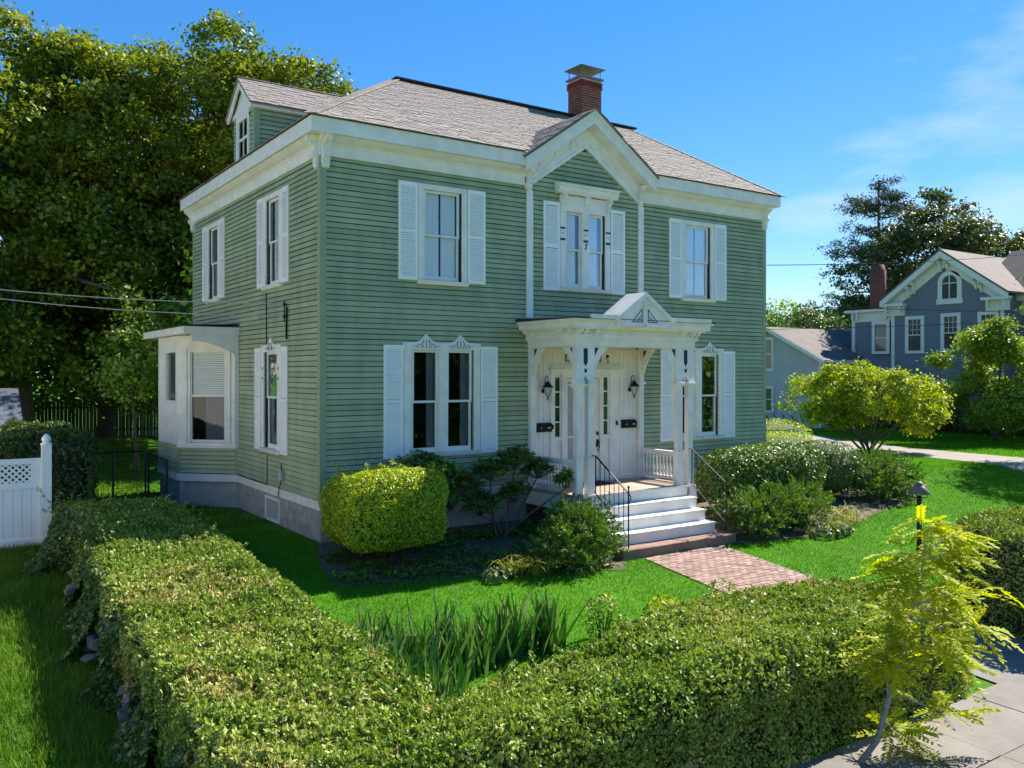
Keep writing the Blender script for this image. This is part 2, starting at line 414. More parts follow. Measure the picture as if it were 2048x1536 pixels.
def unit(v):
    return v / np.maximum(np.linalg.norm(v, axis=1, keepdims=True), 1e-6)
def vnoise(P, s, k=0.0):
    x, y, z = P[:, 0] * s + k, P[:, 1] * s + 1.7 * k, P[:, 2] * s + 0.6 * k
    return (np.sin(x * 1.3 + 2.1 * np.sin(y * 0.9 + k)) + np.sin(y * 1.7 + 1.9 * np.sin(z * 1.1)) + np.sin(z * 1.5 + 2.3 * np.sin(x * 0.7)) + 0.7 * np.sin(x * 3.1 + y * 2.3) + 0.7 * np.sin(y * 3.7 - z * 2.9 + 1)) / 4.4
def leaf_arrays(P, N, L, W, spread=0.8, droop=0.0, clump=0.5, cs=1.3, seed=0, fold=0.18, radial=0.0, brown=0.0):
    """one folded two-triangle leaf per point"""
    r = np.random.default_rng(seed + 5); n = len(P)
    nn = unit(N + spread * r.normal(size=(n, 3)))
    d = r.normal(size=(n, 3)); d[:, 2] -= droop
    if radial:
        d = unit(N + (1 - radial) * d); nn = unit(np.cross(d, r.normal(size=(n, 3))))
    d = unit(d - nn * (d * nn).sum(1, keepdims=True))
    c = np.cross(nn, d)
    q0 = 0.55 + 0.85 * r.random(n) ** 1.6; l = (L * q0)[:, None]; w = (W * q0 * (0.8 + 0.4 * r.random(n)))[:, None]
    V = np.empty((n, 4, 3)); V[:, 0] = P - d * l * 0.5; V[:, 2] = P + d * l * 0.5
    V[:, 1] = P - c * w * 0.5 + nn * w * fold; V[:, 3] = P + c * w * 0.5 + nn * w * fold
    i = np.arange(n)[:, None] * 4
    T = np.concatenate([i + np.array([[0, 1, 2]]), i + np.array([[0, 2, 3]])], 1).reshape(-1, 3)
    t = np.clip(r.random(n) * (1 - clump) + clump * (0.5 + 0.6 * vnoise(P, cs, seed)), 0, 1)
    if brown:
        pk = (vnoise(P, 1.15, seed + 7) + .5 * vnoise(P, 3.1, seed + 9) > brown) & (r.random(n) < .55)
        t[pk] = .93 + .07 * r.random(pk.sum())
    return V.reshape(-1, 3), T, np.repeat(t, 2)
def foliage(name, P, N, L, W, mat, parent, seed=0, **kw):
    V, T, t = leaf_arrays(P, N, L, W, seed=seed, **kw)
    return stuff(fast_mesh(name, V, T, t, mat, parent))

# ------------------------------------------------------------------ the setting: ground, path, pavement, street
xs = sorted(set([-400, -200, -100, -60, -40, -30] + list(range(-20, 60, 2)) + [70, 90, 120, 200, 400]))
ys = sorted(set([-400, -200, -100, -60, -30, -20, -15, -11.9, -11.72, -11.7, -9.5, -5, -2.8, 0] + [-8, -6.5, -4] + list(range(2, 60, 3)) + [70, 90, 130, 200, 400]))
V = [(x, y, float(g(y)) - 0.004) for y in ys for x in xs]
nx = len(xs)
T = [(j * nx + i, j * nx + i + 1, (j + 1) * nx + i + 1, (j + 1) * nx + i) for j in range(len(ys) - 1) for i in range(nx - 1)]
ground = MB().add(V, T).build('ground', 'lawn'); structure(ground)

def sheet(name, mat, pts, dz, parent=None):
    """a thin sheet draped on the ground, cut along the ground's breaks"""
    m = MB(); y0, y1 = min(p[1] for p in pts), max(p[1] for p in pts)
    cuts = [y0] + [y for y in GY if y0 < y < y1] + [y1]
    def span(y):
        r = []; y = min(max(y, y0 + 1e-6), y1 - 1e-6)
        for (xa, ya), (xb, yb) in zip(pts, pts[1:] + pts[:1]):
            if (ya - y) * (yb - y) <= 0 and ya != yb: r.append(xa + (xb - xa) * (y - ya) / (yb - ya))
            elif ya == yb == y: r += [xa, xb]
        return min(r), max(r)
    for a, b in zip(cuts, cuts[1:]):
        k = max(1, int((b - a) / (0.2 if y1 - y0 < 30 else 5.0)))
        for i in range(k):
            ya, yb = a + (b - a) * i / k, a + (b - a) * (i + 1) / k
            (l0, r0), (l1, r1) = span(ya), span(yb)
            m.add([(l0, ya, g(ya) + dz), (r0, ya, g(ya) + dz), (r1, yb, g(yb) + dz), (l1, yb, g(yb) + dz)], [(0, 1, 2, 3)])
    return m.build(name, mat, parent)
structure(sheet('street', 'pale_bounce_paving', [(-120, -21), (200, -21), (200, -11.9), (-120, -11.9)], 0.004))
kerb = structure(MB().box(-60, 120, -11.88, -11.70, -1.6, -1.185).build('kerb', 'concrete'))
side = structure(sheet('sidewalk', 'concrete_dark', [(-60, -11.68), (120, -11.68), (120, -9.45), (-60, -9.45)], 0.004))
k = 0
for i in range(-6, 14):                                   # paving slabs, each its own piece
    x0 = 4.02 + (i - 4) * 1.52
    for ya, yb in ((-11.67, -10.64), (-10.62, -9.46)):
        if x0 < -14: continue
        m = MB(); t = random.uniform(0.012, 0.022)
        m.box(x0 + 0.012, x0 + 1.508, ya, yb, -1.21, 0)
        for vi in range(4, 8):
            v = m.v[vi]; m.v[vi] = (v[0], v[1], float(g(v[1])) + t + random.uniform(-.004, .004))
        m.build('paving_slab', 'concrete', side)
        k += 1
# pale patch of worn concrete at the end of the path
structure(sheet('driveway', 'driveway', [(24.6, -9.5), (27.6, -9.5), (28.2, 3.0), (29.5, 9.0), (33.5, 14.0), (33, 22.0), (29.6, 22.0), (29.2, 14.5), (26.6, 9.0), (25.2, 3.0)], 0.006))
structure(sheet('planting_bed', 'soil', [(-0.5, -2.25), (1.2, -2.45), (2.8, -2.75), (4.7, -3.35), (5.05, -3.1), (5.05, -0.02), (-0.1, -0.02), (-0.5, -1.2)], 0.006), 'dark soil bed along the left half of the house front')
structure(sheet('planting_bed', 'soil', [(8.3, -3.25), (10.2, -3.3), (12.2, -3.1), (14.5, -2.5), (17.0, -2.2), (17.4, -1.0), (14.0, -0.2), (8.3, -0.2)], 0.006), 'dark soil bed with shrubs right of the front steps')

# brick front walk
PATH = [(5.55, -3.0), (7.85, -3.0), (7.95, -5.0), (8.35, -7.0), (8.6, -9.5), (6.4, -9.5), (6.15, -7.0), (5.6, -5.0)]
path = structure(sheet('brick_path', 'path_sand', PATH, 0.006))
bu = unit_box('path_brick', 'path_brick')
bricks = []
def path_x(y):
    t = np.interp(y, [-9.5, -7, -5, -3], [6.4, 6.15, 5.6, 5.55]); u = np.interp(y, [-9.5, -7, -5, -3], [8.6, 8.35, 7.95, 7.85]); return t, u
row = 0
y = -3.06
while y > -7.75:
    a, b = path_x(y); x = a + (0.105 if row % 2 else 0.0)
    if row % 2: bricks.append((a + 0.048, y, 0.095))
    while x + 0.2 < b:
        bricks.append((x + 0.1, y, 0.196)); x += 0.207
    y -= 0.107; row += 1
structure(sheet('path_apron', 'concrete', [(6.3, -9.5), (8.6, -9.5), (8.4, -7.8), (6.2, -7.8)], 0.018))
bricks.sort(key=lambda q: -q[1])
rest = MB()
def brick_corners(x, y, w):
    s = (g(y + .05) - g(y - .05)) / 0.1; al = math.atan(s)
    z = float(g(y)) - 0.03 + random.uniform(-.004, .004); rz = random.uniform(-.02, .02)
    return Matrix.Translation((x, y, z)) @ Matrix.Rotation(al, 4, 'X') @ Matrix.Rotation(rz, 4, 'Z') @ Matrix.Diagonal((w * random.uniform(.97, 1.0), 0.098, 0.05, 1))
for i, q in enumerate(bricks):
    M = brick_corners(*q)
    if i < 300: piece('brick', bu, M, path)
    else: rest.add([M @ v.co for v in bu.vertices], [tuple(p.vertices) for p in bu.polygons])
stuff(rest.build('brick_field', 'path_brick', path))

# ------------------------------------------------------------------ the green house
FR = Frame((0, 0, 0), (1, 0, 0), (0, -1, 0))
SD = Frame((0, 0, 0), (0, 1, 0), (-1, 0, 0))
WID, DEP = 12.85, 9.28
Z_TRIM0, Z_TRIM1, Z_FR, Z_SOF, Z_EAVE = 0.62, 0.80, 7.41, 7.78, 8.07
house = thing('green_house', 'sage green two-storey clapboard house with white shutters and hipped roof', 'house')

# window table: frame, casing a0..a1, list of glass spans, glass b0..b1
OPEN_F = [(2.20, 3.12, 5.16, 7.03), (5.88, 7.08, 5.20, 6.98), (9.75, 10.67, 5.16, 7.03), (1.92, 3.41, 1.60, 3.74), (9.49, 10.98, 1.60, 3.74), (5.45, 7.52, 0.70, 3.30)]
OPEN_S = [(2.22, 3.06, 5.16, 7.03), (6.80, 7.64, 5.16, 7.03), (2.33, 3.20, 1.58, 3.72), (5.25, 9.22, 0.0, 4.2)]
def gaps(a0, a1, ops, b0, b1):
    iv = [(a0, a1)]
    for o in ops:
        if o[2] < b1 - 1e-6 and o[3] > b0 + 1e-6:
            n = []
            for s, e in iv:
                if o[0] >= e or o[1] <= s: n.append((s, e)); continue
                if o[0] > s: n.append((s, o[0]))
                if o[1] < e: n.append((o[1], e))
            iv = n
    return iv
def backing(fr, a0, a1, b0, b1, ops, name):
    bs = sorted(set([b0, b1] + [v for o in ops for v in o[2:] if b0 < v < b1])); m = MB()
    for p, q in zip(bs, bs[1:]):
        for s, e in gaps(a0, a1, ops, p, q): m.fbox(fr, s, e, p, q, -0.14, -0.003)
    return m.build(name, 'shade_sheathing', house)
PITCH = 0.107
def clapboards(fr, wall, rows, ops, span):
    n = 0
    for b in rows:
        s0 = span(b + PITCH * 0.5)
        if s0 is None: continue
        for s, e in gaps(s0[0], s0[1], ops, b, b + PITCH):
            if e - s < 0.03: continue
            cut = [s, e]
            if e - s > 6: cut = [s, s + (e - s) * random.uniform(0.3, 0.7), e]
            for u, w in zip(cut, cut[1:]):
                j = random.uniform(-0.002, 0.003); j2 = random.uniform(-0.0025, 0.0025)
                MB().fprofile(fr, [(b + 0.017 + j2, -0.002), (b + 0.015 + j2, 0.031 + j), (b + PITCH - 0.001, 0.011), (b + PITCH - 0.001, -0.002)], u, w - 0.002 if w < e else w).build('clapboard', 'siding', wall); n += 1
    return n
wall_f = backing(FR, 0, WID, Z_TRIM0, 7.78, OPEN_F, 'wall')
MB().fprism(FR, [(4.6, 7.781), (8.36, 7.781), (6.48, 9.05)], -0.14, -0.003).build('gable_wall', 'shade_sheathing', house)
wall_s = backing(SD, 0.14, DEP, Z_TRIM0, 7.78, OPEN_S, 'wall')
rows_f = [Z_TRIM1 + i * PITCH for i in range(int((Z_FR - Z_TRIM1) / PITCH) + 1)]
ENTR = (4.86, 8.22, 0.0, 3.93)
nf = clapboards(FR, wall_f, rows_f, OPEN_F + [ENTR], lambda b: (0.10, WID - 0.1))
ns = clapboards(SD, wall_s, rows_f, OPEN_S, lambda b: (0.10, DEP - 0.08))
def gspan(b):
    h = (8.49 - b) / 0.672
    return (6.48 - h, 6.48 + h) if h > 0.1 else None
clapboards(FR, wall_f, [rows_f[-1] + PITCH * (i + 1) for i in range(9)], [], gspan)
# far walls, floor and ceiling: plain, out of sight
m = MB(); m.box(0, WID, DEP - 0.14, DEP, 0.6, 7.78).box(WID - 0.14, WID, 0.0, DEP - 0.14, 0.6, 7.78); m.build('rear_wall', 'siding', house)
m = MB(); m.box(0.14, WID - 0.14, 0.14, DEP - 0.14, 0.55, 0.66).box(0.14, WID - 0.14, 0.14, DEP - 0.14, 4.25, 4.4).box(0.15, WID - 0.15, 2.6, 2.7, 0.66, 4.25).box(0.15, WID - 0.15, 2.6, 2.7, 4.4, 7.7).box(4.6, 4.7, 0.15, 2.6, .66, 4.25).box(8.3, 8.4, 0.15, 2.6, .66, 4.25); m.build('interior_wall', 'room', house)
# corner boards
m = MB(); m.fbox(FR, -0.032, 0.10, Z_TRIM1 - 0.001, Z_FR + .01, -0.002, 0.032); m.fbox(SD, -0.0, 0.10, Z_TRIM1 - 0.001, Z_FR + .01, 0.0, 0.032); m.build('corner_board', 'trim_green', house)
MB().fbox(FR, WID - 0.10, WID + 0.03, Z_TRIM1, Z_FR + .01, -0.002, 0.03).build('corner_board', 'trim_green', house)
MB().fbox(SD, DEP - 0.08, DEP + 0.03, Z_TRIM1, Z_FR + .01, -0.002, 0.03).build('corner_board', 'trim_green', house)
# foundation: courses of painted block
m = MB(); m.box(0.02, WID, 0.02, DEP, -0.7, Z_TRIM0); m.build('foundation', 'foundation', house)
fnd = bpy.data.objects['foundation']
for cz in range(3):
    z0 = 0.0 + cz * 0.205 - 0.0; x = 0.0
    for fr, ln, ops in ((FR, WID, []), (SD, 5.3, [(2.2, 3.18, 0.02, 0.58)])):
        a = -0.004 if fr is FR else 0.03
        first = True
        while a < ln - 0.05:
            w = (0.2 if (cz % 2 and first) else 0.41); first = False
            for s, e in gaps(a, min(a + w, ln), ops, z0, z0 + .2):
                if e - s > .04: MB().fbox(fr, s + 0.004, e - 0.004, z0 + 0.004, z0 + 0.201, -0.03, 0.006 + random.uniform(-.003, .003)).build('block', 'foundation', fnd)
            a += w
    # the lower courses run on into the slope of the ground
# water table
for fr, ln in ((FR, WID), (SD, 5.25)):
    m = MB(); m.fbox(fr, -0.04 if fr is FR else 0.0, ln, Z_TRIM0, Z_TRIM1 - 0.03, -0.001, 0.04); m.fprofile(fr, [(Z_TRIM1 - 0.03, -0.001), (Z_TRIM1 - 0.03, 0.065), (Z_TRIM1 - 0.012, 0.062), (Z_TRIM1 - 0.0005, 0.024), (Z_TRIM1 - 0.0005, -0.001)], -0.06 if fr is FR else 0.0, ln)
    m.build('water_table', 'white', house)
# cellar window on the side
m = MB(); m.fbox(SD, 2.22, 3.16, 0.50, 0.56, -0.03, 0.03); m.fbox(SD, 2.22, 3.16, 0.04, 0.09, -0.03, 0.05); m.fbox(SD, 2.22, 2.28, 0.09, 0.5, -0.03, 0.03); m.fbox(SD, 3.10, 3.16, 0.09, 0.5, -0.03, 0.03)
cw = m.build('cellar_window', 'white', house)
MB().fbox(SD, 2.28, 3.10, 0.09, 0.5, 0.008, 0.012).build('pane', 'screen', cw)

# ---- windows
def window(fr, cas, spans, b0, b1, sill_w=0.06, mat='white', lift=0.0, curtain=None, meet=None, head=0.16, cap=True, glass='glass', name='window', jamb=0.09, depth=0.05):
    """casing with sashes set back in a real opening; cas = outer casing span, spans = glass spans"""
    a0, a1 = cas; lo, hi = spans[0][0] - jamb, spans[-1][1] + jamb
    m = MB()
    m.fbox(fr, a0, lo, b0 - 0.08, b1 + head, -0.001, depth); m.fbox(fr, hi, a1, b0 - 0.08, b1 + head, -0.001, depth)
    m.fbox(fr, lo, hi, b1 + 0.055, b1 + head, -0.001, depth - 0.003)
    for (p, q), (r, s) in zip(spans, spans[1:]): m.fbox(fr, q + 0.05, r - 0.05, b0 - 0.08, b1 + 0.055, -0.10, depth - 0.004)
    w = m.build(name, mat, house)
    m = MB(); m.fprofile(fr, [(b0 - 0.17, -0.001), (b0 - 0.17, depth + 0.03), (b0 - 0.09, depth + 0.06), (b0 - 0.079, -0.10), (b0 - 0.17, -0.10)], a0 - 0.02, a1 + 0.02); m.build('sill', mat, w)
    mid = (b0 + b1) / 2 if meet is None else meet
    for p, q in spans:
        m = MB()
        for u0, u1, c in ((mid, b1, -0.015), (b0, mid, -0.045)):           # upper sash proud, lower sash behind
            m.fbox(fr, p - 0.055, p, u0 - 0.03, u1 + 0.055 if c > -.03 else u1 + 0.02, c - 0.03, c); m.fbox(fr, q, q + 0.055, u0 - 0.03, u1 + 0.055 if c > -.03 else u1 + 0.02, c - 0.03, c)
            m.fbox(fr, p, q, u0 - 0.03, u0 + 0.012, c - 0.031, c + 0.001)
        m.fbox(fr, p, q, b1, b1 + 0.055, -0.045, -0.0155); m.fbox(fr, p - 0.055, q + 0.055, b0 - 0.085, b0 - 0.03, -0.08, -0.04)
        m.fbox(fr, p, q, mid - 0.02, mid + 0.02, -0.0755, -0.0445)
        m.build('sash', mat, w)
        MB().fbox(fr, p, q, mid + 0.012, b1, -0.034, -0.030).build('pane', glass, w)
        MB().fbox(fr, p, q, b0 + 0.012, mid - 0.02, -0.064, -0.060).build('pane', glass, w)
        if curtain:
            drape(fr, p - 0.03, q + 0.03, b0 - 0.02, b1 + 0.02, w, curtain)
    return w
def drape(fr, p, q, b0, b1, w, kind):
    def cloth(a, e, z0, z1, mat, amp=0.012, nm='curtain'):
        n = max(6, int((e - a) / 0.03)); vs = []; fs = []
        for i in range(n + 1):
            t = a + (e - a) * i / n; c = -0.095 + amp * math.sin(i * 1.9) + amp * 0.5 * math.sin(i * 0.83)
            vs += [fr.p(t, z0, c), fr.p(t, z1, c)]
        for i in range(n): fs.append((2 * i, 2 * i + 1, 2 * i + 3, 2 * i + 2))
        MB().add(vs, fs).build(nm, mat, w, True)
    d = q - p
    if kind == 'pair':
        cloth(p, p + d * 0.47, b0, b1, 'curtain_white'); cloth(p + d * 0.52, q - d * 0.06, b0, b1, 'curtain_white')
    elif kind == 'shade':
        cloth(p, q, b0 + (b1 - b0) * 0.02, b1, 'curtain_white', 0.004)
    elif kind == 'part':
        cloth(p, p + d * 0.78, b0, b1, 'curtain_white'); 
    elif kind == 'dim':
        cloth(q - d * 0.38, q, b0, b1, 'curtain_dim')
    elif kind == 'dim_left':
        cloth(p, p + d * 0.35, b0, b1, 'curtain_dim')
    elif kind == 'blind':
        cloth(p, q, b0 + (b1 - b0) * 0.52, b1, 'blind', 0.003, 'blind')
def shutter(fr, a0, a1, b0, b1):
    m = MB(); c0, c1 = 0.022, 0.058; r = 0.055
    m.fbox(fr, a0, a0 + r, b0, b1, c0, c1); m.fbox(fr, a1 - r, a1, b0, b1, c0, c1)
    for z in (b0, (b0 + b1) / 2 - 0.04, b1 - 0.08): m.fbox(fr, a0 + r, a1 - r, z, z + 0.08, c0, c1 - 0.002)
    s = m.build('shutter', 'shutter', house)
    m = MB(); z = b0 + 0.085
    while z < b1 - 0.11:
        if not ((b0 + b1) / 2 - 0.075 < z < (b0 + b1) / 2 + 0.035):
            m.fprofile(fr, [(z, c1 - 0.008), (z + 0.007, c1 - 0.003), (z + 0.046, c1 - 0.020), (z + 0.040, c1 - 0.026)], a0 + r, a1 - r)
        z += 0.048
    stuff(m.build('slats', 'shutter', s))
def scroll(fr, w, ac, b, s=1.0, kind='navy'):
    """pierced leaf-and-scroll ornament above a lower window, cut out dark"""
    m = MB()
    for sg in (-1, 1):
        pts = [(0.05, 0.0), (0.085, 0.05), (0.09, 0.10), (0.06, 0.16)]
        m.tube([fr.p(ac + sg * x * s, b + z * s, 0.052) for x, z in pts], 0.006 * s, 0.010 * s, 4)
        sp = [(0.11, 0.0)] + [(0.17 + 0.055 * math.cos(t) * (1 - .05 * i), 0.035 + 0.045 * math.sin(t) * (1 - .05 * i)) for i, t in enumerate([3.6, 2.6, 1.6, .6, -.4, -1.4])] + [(0.25, 0.03), (0.32, 0.055)]
        m.tube([fr.p(ac + sg * x * s, b + z * s, 0.052) for x, z in sp], 0.007 * s, 0.004 * s, 4)
    m.tube([fr.p(ac, b, 0.052), fr.p(ac, b + 0.16 * s, 0.052)], 0.006 * s, 0.006 * s, 4)
    m.build('scroll_ornament', kind, w)
def crown(fr, a0, a1, peaks, b, w):
    poly = [(a0, b), (a1, b), (a1, b + 0.14)]
    for pk in sorted(peaks, reverse=True):
        poly += [(pk + 0.24, b + 0.145), (pk + 0.13, b + 0.19), (pk + 0.05, b + 0.27), (pk, b + 0.32), (pk - 0.05, b + 0.27), (pk - 0.13, b + 0.19), (pk - 0.24, b + 0.145)]
    poly += [(a0, b + 0.14)]
    MB().fprism(fr, poly, -0.001, 0.048).build('window_crown', 'white', w)
    for pk in peaks: scroll(fr, w, pk, b + 0.03)
# upper storey
for cas, sp, sh, cur in (((2.08, 3.24), [(2.29, 3.03)], ((1.63, 2.065), (3.255, 3.70)), 'pair'), ((9.63, 10.80), [(9.84, 10.58)], ((9.18, 9.615), (10.815, 11.26)), 'pair')):
    window(FR, cas, sp, 5.24, 6.97, curtain=cur)
    for s in sh: shutter(FR, s[0], s[1], 5.14, 7.13)
for c0, cur in ((2.64, 'part'), (7.22, 'dim')):
    window(SD, (c0 - 0.57, c0 + 0.57), [(c0 - 0.33, c0 + 0.33)], 5.24, 6.97, curtain=cur)
    shutter(SD, c0 - 1.00, c0 - 0.585, 5.14, 7.13); shutter(SD, c0 + 0.585, c0 + 1.00, 5.14, 7.13)
# centre double window with bracketed hood
w = window(FR, (5.73, 7.23), [(5.97, 6.33), (6.63, 6.99)], 5.29, 6.90, head=0.42, curtain='part')
m = MB(); m.fprofile(FR, [(7.34, 0.0), (7.34, 0.16), (7.40, 0.20), (7.48, 0.21), (7.50, 0.26), (7.54, 0.27), (7.62, 0.0)], 5.60, 7.36); m.build('hood', 'white', w)
for a in (5.80, 6.48, 7.16):
    MB().fprism(Frame((a - 0.05, 0, 0), (0, -1, 0), (1, 0, 0)), [(0.05, 7.338), (0.17, 7.338), (0.19, 7.28), (0.14, 7.22), (0.10, 7.17), (0.12, 7.12), (0.08, 7.05), (0.05, 7.03)], 0.0, 0.10).build('hood_bracket', 'white', w)
for a in (5.80, 6.48, 7.16):
    m = MB(); m.fbox(FR, a - 0.07, a + 0.07, 6.54, 6.58, 0.05, 0.054); m.fbox(FR, a - 0.07, a + 0.07, 6.28, 6.33, 0.05, 0.054)
    for dx in ((0,) if a != 6.48 else (-0.03, 0.035)): m.fbox(FR, a + dx - 0.013, a + dx + 0.013, 6.43, 6.455, 0.05, 0.054)
    if a == 6.48: m.fprism(FR, [(a + 0.04, 6.26), (a + 0.01, 6.12), (a - 0.04, 6.11), (a - 0.03, 6.15), (a, 6.16), (a - 0.01, 6.25)], 0.05, 0.054)
    m.build('painted_motif', 'navy', w)
shutter(FR, 5.26, 5.71, 5.12, 7.13); shutter(FR, 7.25, 7.69, 5.12, 7.13)
# lower storey
w = window(FR, (1.75, 3.57), [(2.01, 2.52), (2.83, 3.34)], 1.69, 3.67, head=0.06, curtain='dim', jamb=0.085, meet=2.66)
crown(FR, 1.73, 3.59, (2.265, 3.085), 3.73, w); shutter(FR, 1.305, 1.735, 1.53, 3.81); shutter(FR, 3.585, 4.015, 1.53, 3.81)
w = window(FR, (9.33, 11.15), [(9.57, 10.08), (10.39, 10.90)], 1.69, 3.67, head=0.06, curtain='dim_left', jamb=0.085, meet=2.66)
crown(FR, 9.31, 11.17, (9.825, 10.645), 3.73, w); shutter(FR, 8.885, 9.315, 1.53, 3.81); shutter(FR, 11.165, 11.595, 1.53, 3.81)
w = window(SD, (2.14, 3.38), [(2.42, 3.11)], 1.68, 3.65, head=0.06, curtain='dim', meet=2.72)
crown(SD, 2.12, 3.40, (2.76,), 3.71, w); shutter(SD, 1.70, 2.125, 1.53, 3.80); shutter(SD, 3.395, 3.80, 1.53, 3.80)
m = MB()
for a in (2.25, 3.27):
    for z in (3.10, 3.32): m.fbox(SD, a - 0.03, a + 0.03, z, z + 0.05, 0.05, 0.054)
m.build('painted_motif', 'navy', w)

# ---- cornice
E = 0.30
m = MB(); m.box(-E, 4.62, -E, -E + 0.04, Z_SOF, Z_EAVE); m.box(8.42, WID + E, -E, -E + 0.04, Z_SOF, Z_EAVE); m.box(-E, -E + 0.04, -E + 0.04, DEP + E, Z_SOF, Z_EAVE); m.box(WID + E - .04, WID + E, -E + 0.04, DEP + E, Z_SOF, Z_EAVE); m.box(-E + .04, WID + E - .04, DEP + E - .04, DEP + E, Z_SOF, Z_EAVE)
m.build('fascia', 'white', house)
m = MB(); m.box(-E + 0.04, 4.62, -E + 0.04, 0.0, Z_SOF + 0.02, Z_SOF + 0.045); m.box(8.42, WID + E - .04, -E + 0.04, 0.0, Z_SOF + 0.02, Z_SOF + 0.045); m.box(-E + 0.04, 0, 0, DEP + E - .04, Z_SOF + 0.02, Z_SOF + 0.045); m.box(WID, WID + E - .04, 0, DEP + E - .04, Z_SOF + 0.02, Z_SOF + 0.045); m.box(0, WID, DEP, DEP + E - .04, Z_SOF + .02, Z_SOF + .045)
m.build('soffit', 'white', house)
PROF = [(Z_FR, -0.001), (Z_FR, 0.045), (Z_FR + 0.05, 0.06), (Z_FR + 0.055, 0.036), (7.60, 0.036), (7.66, 0.075), (7.70, 0.15), (7.76, 0.22), (Z_SOF + 0.019, 0.23), (Z_SOF + 0.019, -0.001)]
for a0, a1 in ((-0.045, 4.80), (8.18, WID + 0.045)): MB().fprofile(FR, PROF, a0, a1).build('frieze', 'white', house)
MB().fprofile(SD, PROF, 0.0, DEP + 0.045).build('frieze', 'white', house)
def bracket(fr, a, w=0.14, top=Z_SOF + 0.018, s=1.0, nm='bracket'):
    pr = [(0.0, top), (0.26, top), (0.27, top - 0.05), (0.25, top - 0.13), (0.17, top - 0.19), (0.12, top - 0.24), (0.11, top - 0.29), (0.17, top - 0.33), (0.15, top - 0.40), (0.09, top - 0.44), (0.10, top - 0.55), (0.07, top - 0.62), (0.0, top - 0.64)]
    f2 = Frame(fr.O + fr.u * (a - w / 2), fr.n, fr.u)
    m = MB(); m.fprism(f2, [(c * s, top + (z - top) * s) for c, z in pr], 0, w)
    m.fprism(f2, [(c * s * 0.8 + 0.01, top - 0.03 + (z - top) * s * 0.8) for c, z in pr], -0.012, w + 0.012)
    return m.build(nm, 'white', house)
bracket(FR, 0.075); bracket(SD, 0.10); bracket(FR, WID - 0.06); bracket(SD, DEP - 0.06)
for a in (4.86, 8.20): bracket(FR, a, 0.13, s=0.8)
# white pilaster strips framing the centre bay
for a0 in (4.79, 8.13): MB().fbox(FR, a0, a0 + 0.17, 4.47 if a0 < 5 else 4.44, 7.30, 0.0225, 0.06).build('pilaster_strip', 'white', house)
# centre gable
def chev(apex, low, slope, half, x0=6.50):
    return [(x0 - half, apex - slope * half), (x0, apex), (x0 + half, apex - slope * half), (x0 + half, low - slope * half), (x0, low), (x0 - half, low - slope * half)]
MB().fprism(FR, chev(9.27, 8.99, 0.69, 1.93), 0.31, 0.35).build('rake_board', 'white', house)
MB().fprism(FR, chev(9.30, 9.215, 0.69, 1.95), 0.3505, 0.385).build('rake_moulding', 'white', house)
MB().fprism(FR, chev(9.04, 9.0, 0.69, 1.90), 0.0, 0.309).build('rake_soffit', 'white', house)
MB().fprism(FR, chev(9.0, 8.475, 0.672, 1.72, 6.48), -0.001, 0.036).build('gable_frieze', 'white', house)
m = MB(); m.fprism(FR, chev(8.56, 8.475, 0.672, 1.70, 6.48), 0.0361, 0.062); m.fprism(FR, chev(8.69, 8.65, 0.672, 1.60, 6.48), 0.0361, 0.05)
for sg in (-1, 1):
    for d in (0.42, 0.86, 1.30):
        x = 6.48 + sg * d; zb = 8.67 - 0.672 * d
        m.tube([FR.p(x + sg * 0.02, zb + 0.24, 0.045), FR.p(x + sg * 0.02, zb + 0.10, 0.045), FR.p(x + sg * 0.07, zb + 0.02, 0.045), FR.p(x + sg * 0.2, zb - 0.11, 0.045)], 0.013, 0.013, 5)
m.build('gable_moulding', 'white', house)
for sg in (-1, 1):
    xx = 6.50 + sg * 1.88
    MB().fbox(FR, xx - 0.09, xx + 0.09, Z_SOF - 0.02, Z_SOF + 0.22, 0.0, 0.309).build('rake_return', 'white', house)

# ---- roof
roof = MB()
A, B_, C_, D_ = Vector((-E - .03, -E - .03, Z_EAVE)), Vector((WID + E + .03, -E - .03, Z_EAVE)), Vector((12.04, 4.64, 10.88)), Vector((3.92, 4.64, 10.88))
A2, B2 = Vector((-E - .03, DEP + E + .03, Z_EAVE)), Vector((WID + E + .03, DEP + E + .03, Z_EAVE))
YB = A.y + (9.325 - Z_EAVE) * (D_.y - A.y) / (D_.z - A.z)
NL, NR, NA = Vector((4.60, A.y, Z_EAVE)), Vector((8.40, A.y, Z_EAVE)), Vector((6.50, YB - 0.05, 9.325 - 0.03))
RV = [A, B_, C_, D_, A2, B2, NL, NR, NA]
roof.add(RV, [(0, 6, 8, 3), (7, 1, 2, 8), (8, 2, 3), (0, 3, 4), (4, 3, 2, 5), (1, 5, 2)])
roof.add([v - Vector((0, 0, 0.015)) for v in RV], [(3, 8, 6, 0), (8, 2, 1, 7), (3, 2, 8)])
roof = roof.build('roof', 'shingle', house)
SHN = []          # every shingle as a world matrix of a unit box
